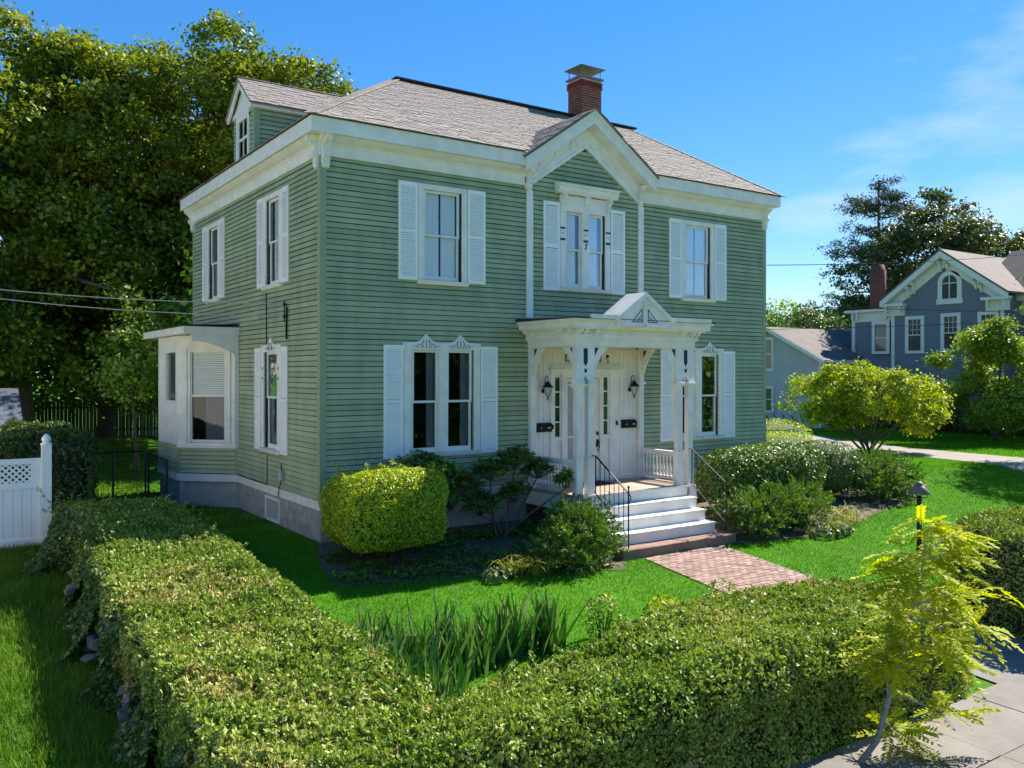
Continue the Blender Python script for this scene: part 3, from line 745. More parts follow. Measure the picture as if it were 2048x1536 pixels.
def shingles(P0, u, v, rows_v, span, ex=0.142, wid=(0.15, 0.32)):
    u, v = Vector(u).normalized(), Vector(v).normalized(); n = u.cross(v).normalized()
    if n.z < 0: n = -n
    r = 0
    for k in range(rows_v):
        t0 = k * ex; s = span(t0 + ex * 0.5)
        if s is None: continue
        a = s[0] - random.uniform(0, 0.2)
        while a < s[1]:
            w = random.uniform(*wid); a0, a1 = max(a, s[0]), min(a + w, s[1]); a += w
            if a1 - a0 < 0.04: continue
            th = random.uniform(0.012, 0.022)
            tl = (v - n * 0.055).normalized(); nn = u.cross(tl).normalized()
            if nn.z < 0: nn = -nn
            c = Vector(P0) + u * ((a0 + a1) / 2) + v * (t0 + ex * 0.5 - random.uniform(0, .006)) + n * 0.006
            SHN.append(axes(c, u * (a1 - a0 - 0.004), tl * (ex + 0.02), nn * th))
vf = (D_ - A); vf = Vector((0, vf.y, vf.z)); LF = vf.length
def span_front(t):
    k = t / LF; return (A.x + (D_.x - A.x) * k, B_.x + (C_.x - B_.x) * k)
def cut_gable(t):          # the centre gable's roof covers part of the main slope
    return None
shingles((0, A.y, A.z), (1, 0, 0), vf, int(LF / 0.142), span_front)
def in_notch(t):
    k_ = (t.y - A.y) / (YB - A.y); return 0 <= k_ < 1 and abs(t.x - 6.5) < 1.92 * (1 - k_) - 0.05
SHN[:] = [M for M in SHN if not in_notch(M.translation)]
vs = Vector((D_.x - A.x, 0, D_.z - A.z)); LS = vs.length
def span_side(t):
    k = t / LS; return (A.y + (D_.y - A.y) * k, A2.y + (D_.y - A2.y) * k)
shingles((A.x, 0, A.z), (0, 1, 0), vs, int(LS / 0.142), span_side)
# centre gable roof
GP, GLo = Vector((6.50, -0.41, 9.325)), Vector((4.53, -0.41, 7.965))
zm = lambda yy: Z_EAVE + (yy - A.y) * (D_.z - A.z) / (D_.y - A.y)
yb = A.y + (9.325 - Z_EAVE) * (D_.y - A.y) / (D_.z - A.z)
m = MB()
for sg in (-1, 1):
    lo = Vector((6.50 + sg * 1.97, -0.41, 7.965)); lo2 = Vector((6.50 + sg * 1.97, -0.26, 7.965)); hi2 = Vector((6.50, yb + 0.05, 9.325))
    m.add([lo, GP, hi2, lo2] + [q - Vector((0, 0, 0.03)) for q in (lo, GP, hi2, lo2)], BOXF)
m.build('gable_roof', 'shingle', house)
for sg in (-1, 1):
    vv = Vector((-sg * 1.97, 0, 1.36)); Lg = vv.length
    shingles((6.50 + sg * 1.97, 0, 7.975), (0, 1, 0), vv, int(Lg / 0.142), lambda t, L=Lg: (-0.41, -0.26 + (yb + 0.26) * t / L))
# hip and ridge caps
ub = unit_box('shingle', 'cap')
for p, q in ((A, D_), (B_, C_)):
    d = (q - p).normalized(); n = int((q - p).length / 0.2); sx = d.cross(Vector((0, 0, 1))).normalized(); up = sx.cross(d).normalized()
    for i in range(n): 
        c = p + d * (i * 0.2 + 0.1) + up * 0.012
        piece('ridge_cap', ub, axes(c, sx * 0.26, (d * 0.22 + up * .012), up * 0.02), roof)
MB().bar(D_ + Vector((-0.05, 0, 0.045)), C_ + Vector((0.25, 0, 0.045)), 0.26, 0.045).build('ridge_vent', 'roof_dark', roof)
# dormer on the left slope
DX, DC, DH = 0.0, 4.72, 0.80
DF = Frame((DX, 0, 0), (0, 1, 0), (-1, 0, 0)); DS = Frame((0, DC - DH, 0), (1, 0, 0), (0, -1, 0))
slope_s = (D_.z - A.z) / (D_.x - A.x)
xs_at = lambda z: A.x + (z - A.z) / slope_s
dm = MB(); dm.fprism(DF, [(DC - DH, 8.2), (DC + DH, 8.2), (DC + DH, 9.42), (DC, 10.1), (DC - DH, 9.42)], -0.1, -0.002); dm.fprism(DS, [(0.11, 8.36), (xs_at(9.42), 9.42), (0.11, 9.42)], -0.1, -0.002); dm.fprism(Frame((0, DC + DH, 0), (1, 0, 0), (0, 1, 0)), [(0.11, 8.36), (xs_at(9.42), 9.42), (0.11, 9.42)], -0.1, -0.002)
dormer = dm.build('dormer', 'shade_sheathing', house)
for i in range(11):
    b = 8.3 + i * PITCH
    MB().fprofile(DS, [(b + .017, -0.001), (b + .015, 0.029), (b + PITCH - .001, 0.010), (b + PITCH - .001, -0.001)], 0.10, max(0.14, xs_at(b + 0.01))).build('clapboard', 'siding', dormer)
    for y0, y1 in ((DC - DH, DC - 0.5), (DC + 0.5, DC + DH)):
        MB().fprofile(DF, [(b + .017, -0.001), (b + .015, 0.029), (b + PITCH - .001, 0.010), (b + PITCH - .001, -0.001)], y0 + 0.09 if y0 < DC - .6 else y0, y1 if y0 < DC - .6 else y1 - .04).build('clapboard', 'siding', dormer)
m = MB(); m.fbox(DF, DC - DH - 0.03, DC - DH + 0.09, 8.25, 9.43, -0.002, 0.03); m.fbox(DS, -0.001, 0.10, 8.3, 9.43, -0.002, 0.031); m.build('corner_board', 'trim_green', dormer)
m = MB(); m.fbox(DF, DC - DH - .02, DC + DH + .02, 9.36, 9.47, 0.0, 0.06); m.fprism(DF, [(DC - DH - .12, 9.40), (DC, 10.12), (DC + DH + .12, 9.40), (DC + DH + .12, 9.30), (DC + DH + .02, 9.3), (DC, 9.97), (DC - DH - .02, 9.3), (DC - DH - .12, 9.30)], 0.10, 0.14)
m.fprism(DF, [(DC - DH + .02, 9.471), (DC + DH - .02, 9.471), (DC, 10.02)], 0.0, 0.03); m.fbox(DS, -0.1, xs_at(9.42), 9.30, 9.42, 0.024, 0.12)
m.build('dormer_trim', 'white', dormer)
m = MB()
for sg in (-1, 1):
    ed = Vector((DX - 0.17, DC + sg * (DH + 0.16), 9.385)); pk = Vector((DX - 0.17, DC, 10.165))
    pb = Vector((xs_at(10.165) + .05, DC, 10.165)); eb = Vector((xs_at(9.385) + .1, DC + sg * (DH + 0.16), 9.385))
    m.add([ed, pk, pb, eb] + [q - Vector((0, 0, .03)) for q in (ed, pk, pb, eb)], BOXF)
    vv = (pk - ed); L = vv.length
    shingles((0, ed.y, ed.z + 0.008), (1, 0, 0), vv, int(L / 0.142) + 1, lambda t, L=L: (DX - 0.175, xs_at(9.385) + .1 + (xs_at(10.165) - xs_at(9.385)) * t / L))
m.build('dormer_roof', 'shingle', dormer)
m = MB(); m.fbox(DF, DC - 0.49, DC - 0.36, 8.3, 9.28, 0.0, 0.05); m.fbox(DF, DC + 0.36, DC + 0.49, 8.3, 9.28, 0.0, 0.05); m.fbox(DF, DC - 0.49, DC + 0.49, 9.2, 9.36, 0.0, 0.049)
for a in (-.36, .32, -.02): m.fbox(DF, DC + a, DC + a + 0.04, 8.3, 9.2, 0.004, 0.03)
m.fbox(DF, DC - .36, DC + .36, 8.74, 8.80, 0.004, 0.034); m.build('dormer_window', 'white', dormer)
MB().fbox(DF, DC - .36, DC + .36, 8.3, 9.2, 0.012, 0.016).build('pane', 'glass_dark', dormer)
MB().fbox(DF, DC - .36, DC + .36, 8.3, 9.2, 0.0, 0.004).build('window_recess', 'room', dormer)
# shingles: the 300 nearest the camera are pieces of their own, the rest one field
us = unit_box('shingle', 'shingle')
SHN.sort(key=lambda M: (M.translation - CAM).length)
fld = MB()
kept = SHN
for i, M in enumerate(kept):
    if i < 300: piece('shingle', us, M, roof)
    else: fld.add([M @ v.co for v in us.vertices], [tuple(p.vertices) for p in us.polygons])
stuff(fld.build('shingle_field', 'shingle', roof))
# chimney of single bricks
CX0, CX1, CY0, CY1, CZ0, CZ1 = 9.80, 10.58, 4.22, 4.86, 10.5, 12.0
ch = MB().box(CX0 + .012, CX1 - .012, CY0 + .012, CY1 - .012, CZ0, CZ1 - .01).build('chimney', 'mortar', house)
bk = unit_box('brick', 'brick')
nrow = int((CZ1 - CZ0) / 0.072)
for r_ in range(nrow):
    z = CZ0 + r_ * 0.072; out = 0.03 if r_ >= nrow - 3 else 0.0
    for (p, q, d, nrm) in (((CX0 - out, CY0 - out), (CX1 + out, CY0 - out), Vector((1, 0, 0)), Vector((0, 1, 0))), ((CX0 - out, CY1 + out), (CX0 - out, CY0 - out), Vector((0, -1, 0)), Vector((1, 0, 0)))):
        L = (Vector((*q, 0)) - Vector((*p, 0))).length; a = 0.0; first = True
        while a < L - 0.02:
            w = 0.105 if (r_ % 2 and first) else 0.205; first = False
            a1 = min(a + w, L); wd = a1 - a - (random.uniform(.012, .02))
            c = Vector((*p, z)) + d * ((a + a1) / 2) + nrm * 0.04
            piece('brick', bk, axes(c, d * wd, nrm * 0.08, Vector((0, 0, 0.056))), ch); a = a1
m = MB(); m.box(CX0 - .05, CX1 + .05, CY0 - .05, CY1 + .05, CZ1 - .005, CZ1 + .05); m.build('chimney_crown', 'galvanised', ch)
m = MB(); cx, cy = (CX0 + CX1) / 2, (CY0 + CY1) / 2; zt = CZ1 + 0.33
for sx in (-1, 1):
    for sy in (-1, 1): m.tube([(cx + sx * .36, cy + sy * .30, CZ1 + .04), (cx + sx * .36, cy + sy * .30, zt + .01)], 0.014, n=5)
for sx, sy in ((0, -1), (0, 1), (-1, 0), (1, 0)):
    p = [(cx - .48, cy - .42), (cx + .48, cy - .42), (cx + .48, cy + .42), (cx - .48, cy + .42)]
for i in range(4): m.add([(*p[i], zt), (*p[(i + 1) % 4], zt), (cx, cy, zt + .13), (*p[i], zt - .012), (*p[(i + 1) % 4], zt - .012), (cx, cy, zt + .118)], [(0, 1, 2), (5, 4, 3), (0, 3, 4, 1), (1, 4, 5, 2), (2, 5, 3, 0)])
m.build('chimney_cap', 'galvanised', ch)

# ---- bay on the left side
bA, bB, bC, bD = Vector((0.0, 5.22, 0)), Vector((-1.10, 6.34, 0)), Vector((-1.10, 8.45, 0)), Vector((0.0, 9.24, 0))
def bayframe(p, q):
    u = (q - p).normalized(); n = Vector((u.y, -u.x, 0)) if False else Vector((-u.y, u.x, 0))
    if n.dot(Vector((-0.7, -0.2, 0))) < 0: n = -n
    return Frame(p, u, n), (q - p).length
f1, L1 = bayframe(bA, bB); f2, L2 = bayframe(bB, bC); f3, L3 = bayframe(bC, bD)
bay_poly = [(0.02, 5.24), (-1.08, 6.35), (-1.08, 8.44), (0.02, 9.22)]
MB().prism_z(bay_poly, -0.3, 0.62).build('bay_foundation', 'foundation', house)
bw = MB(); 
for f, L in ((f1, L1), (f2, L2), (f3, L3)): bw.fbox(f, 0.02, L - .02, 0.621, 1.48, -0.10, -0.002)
bay = bw.build('bay', 'shade_sheathing', house)
for f, L in ((f1, L1), (f2, L2)):
    for i in range(6):
        b = 0.80 + i * PITCH
        MB().fprofile(f, [(b + .017, -0.001), (b + .015, 0.029), (b + PITCH - .001, 0.010), (b + PITCH - .001, -0.001)], 0.07, L - .07).build('clapboard', 'siding', bay)
m = MB()
for f, L in ((f1, L1), (f2, L2)):
    m.fbox(f, -0.01, 0.07, 0.80, 1.45, -0.01, 0.03); m.fbox(f, L - .07, L + 0.012, 0.80, 1.45, -0.01, 0.031)
m.build('corner_board', 'trim_green', bay)
m = MB()
for f, L in ((f1, L1), (f2, L2)): m.fbox(f, -0.03, L + 0.02, 0.615, 0.79, -0.01, 0.045)
m.build('water_table', 'white', bay)
# canted face: white wall with big window, b 1.45..4.15
ga0, ga1, gb0, gb1 = 0.36, 1.22, 1.62, 3.74
m = MB()
m.fbox(f1, -0.02, ga0 - 0.09, 1.45, 4.15, -0.10, 0.02); m.fbox(f1, ga1 + 0.09, L1 + 0.02, 1.45, 4.15, -0.10, 0.02); m.fbox(f1, ga0 - 0.09, ga1 + 0.09, gb1 + 0.08, 4.15, -0.10, 0.019); m.fbox(f1, ga0 - 0.09, ga1 + 0.09, 1.45, gb0 - .08, -0.10, 0.019)
m.fbox(f1, -0.03, L1 + .03, 1.42, 1.50, 0.0, 0.05)
m.build('bay_panel', 'white', bay)
m = MB()
for d, c in ((0.13, 0.045), (0.05, 0.03)):
    m.fbox(f1, ga0 - d - .05, ga0 - d + .02, 1.52, gb1 + d + .05, 0.0, c); m.fbox(f1, ga1 + d - .02, ga1 + d + .05, 1.52, gb1 + d + .05, 0.0, c); m.fbox(f1, ga0 - d - .05, ga1 + d + .05, gb1 + d - .02, gb1 + d + .052, 0.0, c + .001)
m.fbox(f1, ga0 - .06, ga0, gb0 - .06, gb1 + .06, -0.05, 0.004); m.fbox(f1, ga1, ga1 + .06, gb0 - .06, gb1 + .06, -0.05, 0.004); m.fbox(f1, ga0, ga1, gb0 - .07, gb0, -0.05, 0.005); m.fbox(f1, ga0, ga1, gb1, gb1 + .06, -0.05, 0.005); m.fbox(f1, ga0, ga1, 2.66, 2.71, -0.05, 0.003)
bwin = m.build('bay_window', 'white', bay)
MB().fbox(f1, ga0, ga1, gb0, 2.66, -0.034, -0.03).build('pane', 'glass', bay); MB().fbox(f1, ga0, ga1, 2.71, gb1, -0.024, -0.02).build('pane', 'glass_dim', bay)
m = MB(); z = 2.70
while z < gb1: m.fprofile(f1, [(z, -0.032), (z + .004, -0.028), (z + .046, -0.042), (z + .042, -0.046)], ga0 + .02, ga1 - .02); z += 0.055
stuff(m.build('blind', 'blind', bay))
m = MB(); n_ = 16; vs_ = []; 
for i in range(n_ + 1): vs_ += [f1.p(ga0 + .55 * i / n_, gb0, -0.12 + .012 * math.sin(i * 1.7)), f1.p(ga0 + .55 * i / n_, 2.7, -0.12 + .012 * math.sin(i * 1.7))]
MB().add(vs_, [(2 * i, 2 * i + 1, 2 * i + 3, 2 * i + 2) for i in range(n_)]).build('curtain', 'curtain_dim', bay)
# street-side face of the bay: window and white boards
hb0, hb1, ha0, ha1 = 2.55, 3.75, 0.22, 1.25
m = MB(); m.fbox(f2, -0.0, ha0 - .06, 1.45, 4.15, -0.10, 0.02); m.fbox(f2, ha1 + .06, L2, 1.45, 4.15, -0.10, 0.02); m.fbox(f2, ha0 - .06, ha1 + .06, hb1 + .06, 4.15, -0.10, 0.019); m.fbox(f2, ha0 - .06, ha1 + .06, 1.45, hb0 - .06, -0.10, 0.0)
m.fbox(f2, ha0 - .06, ha0, hb0 - .06, hb1 + .06, -.06, .03); m.fbox(f2, ha1, ha1 + .06, hb0 - .06, hb1 + .06, -.06, .03); m.fbox(f2, ha0, ha1, hb0 - .06, hb0, -.06, .03); m.fbox(f2, ha0, ha1, hb1, hb1 + .06, -.06, .03)
m.build('bay_panel', 'white', bay)
for i in range(5):
    b = 1.50 + i * 0.19
    MB().fprofile(f2, [(b, 0.0), (b, 0.024), (b + .185, 0.012), (b + .185, 0.0)], 0.12, L2 - .1).build('board', 'white', bay)
MB().fbox(f2, ha0, ha1, hb0, hb1, -0.034, -0.03).build('pane', 'glass', bay)
MB().fbox(f2, ha0 + .4, ha1, hb0, hb1, -0.11, -0.10).build('curtain', 'curtain_dim', bay)
MB().fbox(f3, 0, L3, 1.45, 4.15, -0.10, 0.02).build('bay_panel', 'white', bay)
m = MB(); m.box(-1.06, 0.1, 6.4, 9.2, 0.6, 0.66); m.box(0.6, 0.7, 5.2, 9.2, .6, 4.2); m.build('bay_floor', 'room', bay)
# bay roof: square, shading the canted corner
m = MB(); m.prism_z([(-1.30, 5.05), (0.03, 5.05), (0.03, 9.42), (-1.30, 9.42)], 4.16, 4.33); m.build('bay_fascia', 'white', bay)
m = MB(); m.add([(-1.33, 5.02, 4.335), (0.025, 5.02, 4.38), (0.025, 9.45, 4.38), (-1.33, 9.45, 4.335), (-1.33, 5.02, 4.36), (0.025, 5.02, 4.41), (0.025, 9.45, 4.41), (-1.33, 9.45, 4.36)], BOXF); m.build('bay_roof', 'roof_dark', bay)
arch = [(-1.12, 4.158), (0.024, 4.158), (0.024, 3.62)] + [(-0.10 - 1.0 * math.sin(t), 3.70 + 0.33 * math.sin(t * 1.05)) for t in np.linspace(0, 1.35, 9)] + [(-1.12, 4.0)]
arch = [(-1.12, 4.159), (-0.03, 4.159), (-0.03, 3.64), (-0.14, 3.64), (-0.16, 3.72), (-0.32, 3.80), (-0.55, 3.90), (-0.80, 3.97), (-1.02, 4.0), (-1.04, 3.97), (-1.10, 3.97), (-1.12, 4.03)]
MB().fprism(Frame((0, 5.10, 0), (1, 0, 0), (0, -1, 0)), arch, -0.03, 0.03).build('bay_bracket', 'white', bay)
MB().box(-0.12, -0.024, 5.07, 5.20, 1.45, 3.64).build('bay_post', 'white', bay)

# ---- porch
PX0, PX1, PY, PZ = 4.80, 8.28, -1.78, 0.70
deck = MB().box(PX0 + 0.02, PX1 - .02, PY + .03, -0.02, 0.55, 0.668).build('porch_deck', 'deck', house)
x = PX0
while x < PX1 - 0.02:
    w = min(0.105, PX1 - x); MB().box(x + .003, x + w - .003, PY, -0.03, 0.669, PZ + random.uniform(-.002, .002)).build('plank', 'deck', deck); x += 0.108
MB().box(PX0 + .01, PX1 - .01, PY - 0.025, PY - 0.001, 0.655, PZ + .004).build('nosing', 'white', deck)
for bx_ in ((PX0 - .02, PX0 + .019, PY, -0.03, 0.36, 0.655), (PX1 - .019, PX1 + .02, PY, -0.03, 0.36, 0.655), (PX0 - .015, PX0 + .015, PY + .16, -0.03, -0.22, -0.06)): MB().box(*bx_).build('porch_skirt', 'white', house)
for bx_ in ((PX0 - .022, PX0 + .16, PY - .02, PY + .16, -0.30, 0.668), (PX1 - .16, PX1 + .022, PY - .02, PY + .16, -0.35, 0.668)): MB().box(*bx_).build('porch_pier', 'white', house)
lat = MB()
for sg in (-1, 1):
    t = -1.2
    while t < 1.2:
        pts = []
        y0, z0 = PY + .16 + (t if sg > 0 else t + .0), -0.06
        a, b = Vector((PX0, y0, z0)), Vector((PX0, y0 + 0.42, 0.36))
        if sg < 0: a, b = Vector((PX0, y0, 0.36)), Vector((PX0, y0 + .42, -0.06))
        lo, hi = PY + .16, -0.03
        d = b - a
        s0 = max(0, (lo - a.y) / d.y); s1 = min(1, (hi - a.y) / d.y)
        if s1 - s0 > .08: lat.bar(a + d * s0 + Vector((sg * .006, 0, 0)), a + d * s1 + Vector((sg * .006, 0, 0)), 0.01, 0.035, (0, 1, -1) if sg > 0 else (0, 1, 1))
        t += 0.0825
    t = 0
for sg in (-1, 1):
    for i in range(14):
        y0 = PY + .16 + 0.083 * i + 0.42
        a, b = Vector((PX0 + sg * .006, y0, -0.06 if sg > 0 else .36)), Vector((PX0 + sg * .006, y0 + .42, .36 if sg > 0 else -.06)); d = b - a
        s1 = min(1, (-0.03 - a.y) / d.y)
        if s1 > .08: lat.bar(a, a + d * s1, 0.01, 0.035, (0, 1, -1) if sg > 0 else (0, 1, 1))
lat.build('lattice', 'lattice', house)
# columns in pairs, joined above by a pierced panel
COLS = [(4.94, 'l'), (5.25, 'r'), (7.85, 'l'), (8.18, 'r')]
for xc, _ in COLS:
    m = MB(); h = 0.088
    m.box(xc - h, xc + h, -1.74, -1.60, 0.701, 1.46); m.box(xc - h + .012, xc + h - .012, -1.73, -1.61, 1.46, 3.02); m.box(xc - h - .012, xc + h + .012, -1.75, -1.59, 1.43, 1.48)
    c = m.build('porch_column', 'white', house)
    cc = MB()
    for q in range(3): e = (0.02, 0.055, 0.02)[q]; cc.box(xc - h - e, xc + h + e, -1.75 - e, -1.60 + e, 2.935 + q * .04, 2.975 + q * .04)
    for sx in (-.06, .06): cc.box(xc + sx - .008, xc + sx + .008, -1.802, -1.79, 2.992, 3.008)
    cc.build('collar', 'white', c)
def pair_panel(x0, x1):
    f = Frame((0, 0, 0), (1, 0, 0), (0, -1, 0)); xc = (x0 + x1) / 2
    m = MB(); m.fprism(f, [(x0, 3.05), (x0 + .14, 3.05), (xc - .05, 3.12), (xc, 3.20), (xc + .05, 3.12), (x1 - .14, 3.05), (x1, 3.05), (x1, 3.80), (x0, 3.80)], 1.60, 1.735)
    p = m.build('column_panel', 'white', house)
    m = MB(); m.fprism(f, [(xc - .055, 3.76), (xc + .055, 3.76), (xc + .055, 3.47), (xc, 3.38), (xc - .055, 3.47)], 1.7355, 1.739); m.fbox(f, xc - .033, xc + .033, 3.255, 3.335, 1.7355, 1.739); m.build('dark_inset', 'navy', p)
pair_panel(4.85, 5.34); pair_panel(7.76, 8.27)
for x0 in (4.845, 8.09):      # half columns against the wall
    m = MB(); m.box(x0, x0 + .15, -0.13, -0.024, 0.701, 3.80); m.box(x0 - .03, x0 + .18, -0.16, -0.023, 2.96, 3.03); m.build('porch_pilaster', 'white', house)
# arched corner brackets
def knee(f, a, sg, c0, c1):
    pts = [(0, 3.80), (0.42, 3.80), (0.36, 3.74), (0.22, 3.60), (0.10, 3.42), (0.03, 3.22), (0, 3.20)]
    m = MB(); m.fprism(f, [(a + sg * x, z) for x, z in pts], c0, c1); k_ = m.build('knee_bracket', 'white', house)
    m = MB(); m.fprism(f, [(a + sg * 0.03, 3.775), (a + sg * .145, 3.775), (a + sg * .035, 3.60)], c1, c1 + .004); m.build('dark_inset', 'navy', k_)
knee(FR, 5.34, 1, 1.65, 1.69); knee(FR, 7.76, -1, 1.65, 1.69)
SPL = Frame((4.86, 0, 0), (0, -1, 0), (-1, 0, 0))
knee(SPL, 0.14, 1, -0.09, -0.05); knee(SPL, 1.60, -1, -0.09, -0.05)
SPR = Frame((8.18, 0, 0), (0, -1, 0), (-1, 0, 0))
knee(SPR, 0.14, 1, -0.04, 0.0); knee(SPR, 1.60, -1, -0.04, 0.0)
# entablature: beam, mouldings, brackets, cornice
m = MB(); m.box(4.83, 8.29, -1.76, -1.58, 3.801, 3.95); m.box(4.83, 5.0, -1.58, -0.03, 3.801, 3.95); m.box(8.12, 8.29, -1.58, -0.03, 3.801, 3.95); m.build('porch_beam', 'white', house)
m = MB(); 
def ring(z0, z1, o): m.box(4.83 - o, 8.29 + o, -1.76 - o, -0.025, z0, z1)
ring(3.951, 3.985, 0.03); ring(3.985, 4.03, 0.06); ring(4.03, 4.06, 0.045); ring(4.06, 4.16, 0.012); ring(4.16, 4.19, 0.16); ring(4.19, 4.29, 0.24); ring(4.29, 4.31, 0.255); ring(4.31, 4.36, 0.30)
m.build('porch_cornice', 'white', house)
for a in (4.86, 4.98, 5.30, 7.80, 8.12, 8.26):
    MB().fprism(Frame((a - .035, 0, 0), (0, -1, 0), (1, 0, 0)), [(1.77, 4.159), (1.93, 4.159), (1.94, 4.12), (1.89, 4.09), (1.86, 4.062), (1.77, 4.062)], 0, .07).build('modillion', 'white', house)
for yy in (-1.70, -1.42, -0.12):
    MB().fprism(Frame((0, yy - .035, 0), (-1, 0, 0), (0, 1, 0)), [(-4.825, 4.159), (-4.66, 4.159), (-4.65, 4.12), (-4.70, 4.09), (-4.73, 4.062), (-4.825, 4.062)], 0, .07).build('modillion', 'white', house)
proof = MB().add([(4.50, -2.09, 4.361), (8.62, -2.09, 4.361), (8.62, -0.024, 4.361), (4.50, -0.024, 4.361), (4.50, -2.09, 4.375), (8.62, -2.09, 4.375), (8.62, -0.024, 4.43), (4.50, -0.024, 4.43)], BOXF).build('porch_roof', 'roof_dark', house)
m = MB(); m.box(4.95, 5.68, -2.12, -2.05, 4.364, 4.45); m.box(7.20, 8.45, -2.12, -2.05, 4.364, 4.45); m.build('roof_edge', 'white', house)
# little pediment
pc = 6.44
m = MB(); m.fprism(FR, [(pc - .80, 4.22), (pc + .80, 4.22), (pc + .74, 4.39), (pc, 4.93), (pc - .74, 4.39)], 1.55, 2.085); ped = m.build('pediment', 'white', house)
m = MB()
for sg in (-1, 1): m.fprism(FR, [(pc, 4.97), (pc + sg * .86, 4.37), (pc + sg * .80, 4.31), (pc, 4.87)], 1.50, 2.14)
m.build('pediment_cap', 'white', ped)
m = MB(); m.fbox(FR, pc - .05, pc + .05, 4.30, 4.82, 2.0855, 2.105); m.fbox(FR, pc - .70, pc + .70, 4.225, 4.30, 2.0855, 2.105); m.build('pediment_rib', 'white', ped)
m = MB()
for sg in (-1, 1):
    tri = [(pc + sg * .09, 4.33), (pc + sg * .36, 4.33), (pc + sg * .09, 4.60)]
    for i in range(3): m.tube([FR.p(*tri[i], 2.09), FR.p(*tri[(i + 1) % 3], 2.09)], 0.008, n=4)
    m.tube([FR.p(pc + sg * .09, 4.46, 2.09), FR.p(pc + sg * .20, 4.40, 2.09), FR.p(pc + sg * .24, 4.33, 2.09)], 0.006, n=4)
    m.fbox(FR, pc + sg * .15 - .014, pc + sg * .15 + .014, 4.37, 4.398, 2.0855, 2.094)
m.fbox(FR, pc - .015, pc + .015, 4.235, 4.265, 2.1055, 2.112); m.build('pediment_ornament', 'navy', ped)
# balustrades
for xb in (4.94, 8.19):
    m = MB(); m.box(xb - .05, xb + .05, -1.60, -0.13, 1.36, 1.42); m.box(xb - .03, xb + .03, -1.60, -0.13, 1.31, 1.36); m.box(xb - .04, xb + .04, -1.60, -0.13, 0.76, 0.83)
    bal = m.build('balustrade', 'white', house)
    prof = [(0.030, 0.83), (0.030, 0.88), (0.016, 0.89), (0.022, 0.91), (0.036, 0.95), (0.038, 1.0), (0.026, 1.06), (0.017, 1.14), (0.020, 1.20), (0.026, 1.215), (0.018, 1.23), (0.028, 1.26), (0.030, 1.31)]
    bm_ = MB().lathe((0, 0, 0), prof, 8).build('baluster', 'white', bal, True)
    me_ = bm_.data
    bm_.location = (xb, -1.52, 0)
    for i in range(1, 13): o = bpy.data.objects.new('baluster', me_); col.objects.link(o); o.parent = bal; o.location = (xb, -1.52 + i * 0.112, 0)
# steps
for i, (yf, z) in enumerate(((-2.06, 0.465), (-2.34, 0.23), (-2.62, -0.005))):
    yb0 = (PY - .026, -2.06, -2.34)[i]
    MB().box(5.18, 8.04, yf - .02, yb0 + .05 if i else PY - .03, z - .035, z).build('tread', 'white', house)
for yf, z0, z1 in ((PY + .0, 0.466, 0.655), (-2.04, 0.231, 0.429), (-2.32, -0.004, 0.194), (-2.60, -0.23, -0.041)):
    MB().box(5.20, 8.02, yf, yf + .03, z0, z1).build('riser', 'white', house)
m = MB()
for xx in (5.19, 8.01): m.add([(xx - .012, PY, -.25), (xx - .012, -2.575, -.25), (xx - .012, -2.575, -.05), (xx - .012, -2.29, -.05), (xx - .012, -2.29, .19), (xx - .012, -2.01, .19), (xx - .012, -2.01, .43), (xx - .012, PY, .43)] + [(xx + .008, a, b) for a, b in ((PY, -.25), (-2.575, -.25), (-2.575, -.05), (-2.29, -.05), (-2.29, .19), (-2.01, .19), (-2.01, .43), (PY, .43))], [tuple(range(8)), tuple(range(15, 7, -1))] + [(i, (i + 1) % 8, 8 + (i + 1) % 8, 8 + i) for i in range(8)])
m.build('stringer', 'white', house)
# stone step, slightly uneven
m = MB(); N_ = 14
for i in range(N_ + 1):
    x = 5.06 + (8.30 - 5.06) * i / N_; e = random.uniform(-.02, .02)
    m.v += [(x, -2.95 + e, -0.60), (x, -2.95 + e, -0.255), (x, -2.925 + e, -0.235 + random.uniform(-.006, .006)), (x, -2.28, -0.235), (x, -2.28, -0.60)]
for i in range(N_):
    for k_ in range(5): m.f.append((i * 5 + k_, i * 5 + (k_ + 1) % 5, (i + 1) * 5 + (k_ + 1) % 5, (i + 1) * 5 + k_))
m.f += [(0, 1, 2, 3, 4), tuple(N_ * 5 + q for q in range(5))]
tag(m.build('stone_step', 'slab', org=(6.7, -2.6, -0.5)), 'long rough brownstone slab at the foot of the white steps', 'step')

# entrance wall: vertical boards, door surround
ent = MB().box(4.99, 8.09, -0.019, -0.004, 3.301, 3.93)
ent.box(4.99, 5.44, -0.019, -0.004, 0.70, 3.301); ent.box(7.53, 8.09, -0.019, -0.004, 0.70, 3.301)
ent = ent.build('entrance_wall', 'cream', house)
for a0, a1, z0 in ((4.995, 5.46, .701), (7.54, 8.085, .701), (5.46, 7.54, 3.42)):
    x = a0
    while x < a1 - .02:
        w = min(0.133, a1 - x); MB().fbox(FR, x + .003, x + w - .003, z0, 3.80, 0.0195, 0.034).build('board', 'white', ent); x += 0.135
MB().box(4.99, 8.09, -1.58, -0.03, 3.90, 3.93).build('porch_ceiling', 'cream', house)
m = MB(); m.fbox(FR, 5.44, 7.56, 3.22, 3.30, 0.02, 0.12); m.fbox(FR, 5.40, 7.60, 3.30, 3.335, 0.02, 0.16); m.fbox(FR, 5.46, 7.54, 3.335, 3.42, 0.02, 0.09)
for a0, a1 in ((5.45, 5.56), (5.77, 5.90), (6.90, 7.00), (7.20, 7.31), (7.31, 7.52)): m.fbox(FR, a0, a1, .701, 3.22, -.02, 0.07 if a1 < 7.4 else .05)
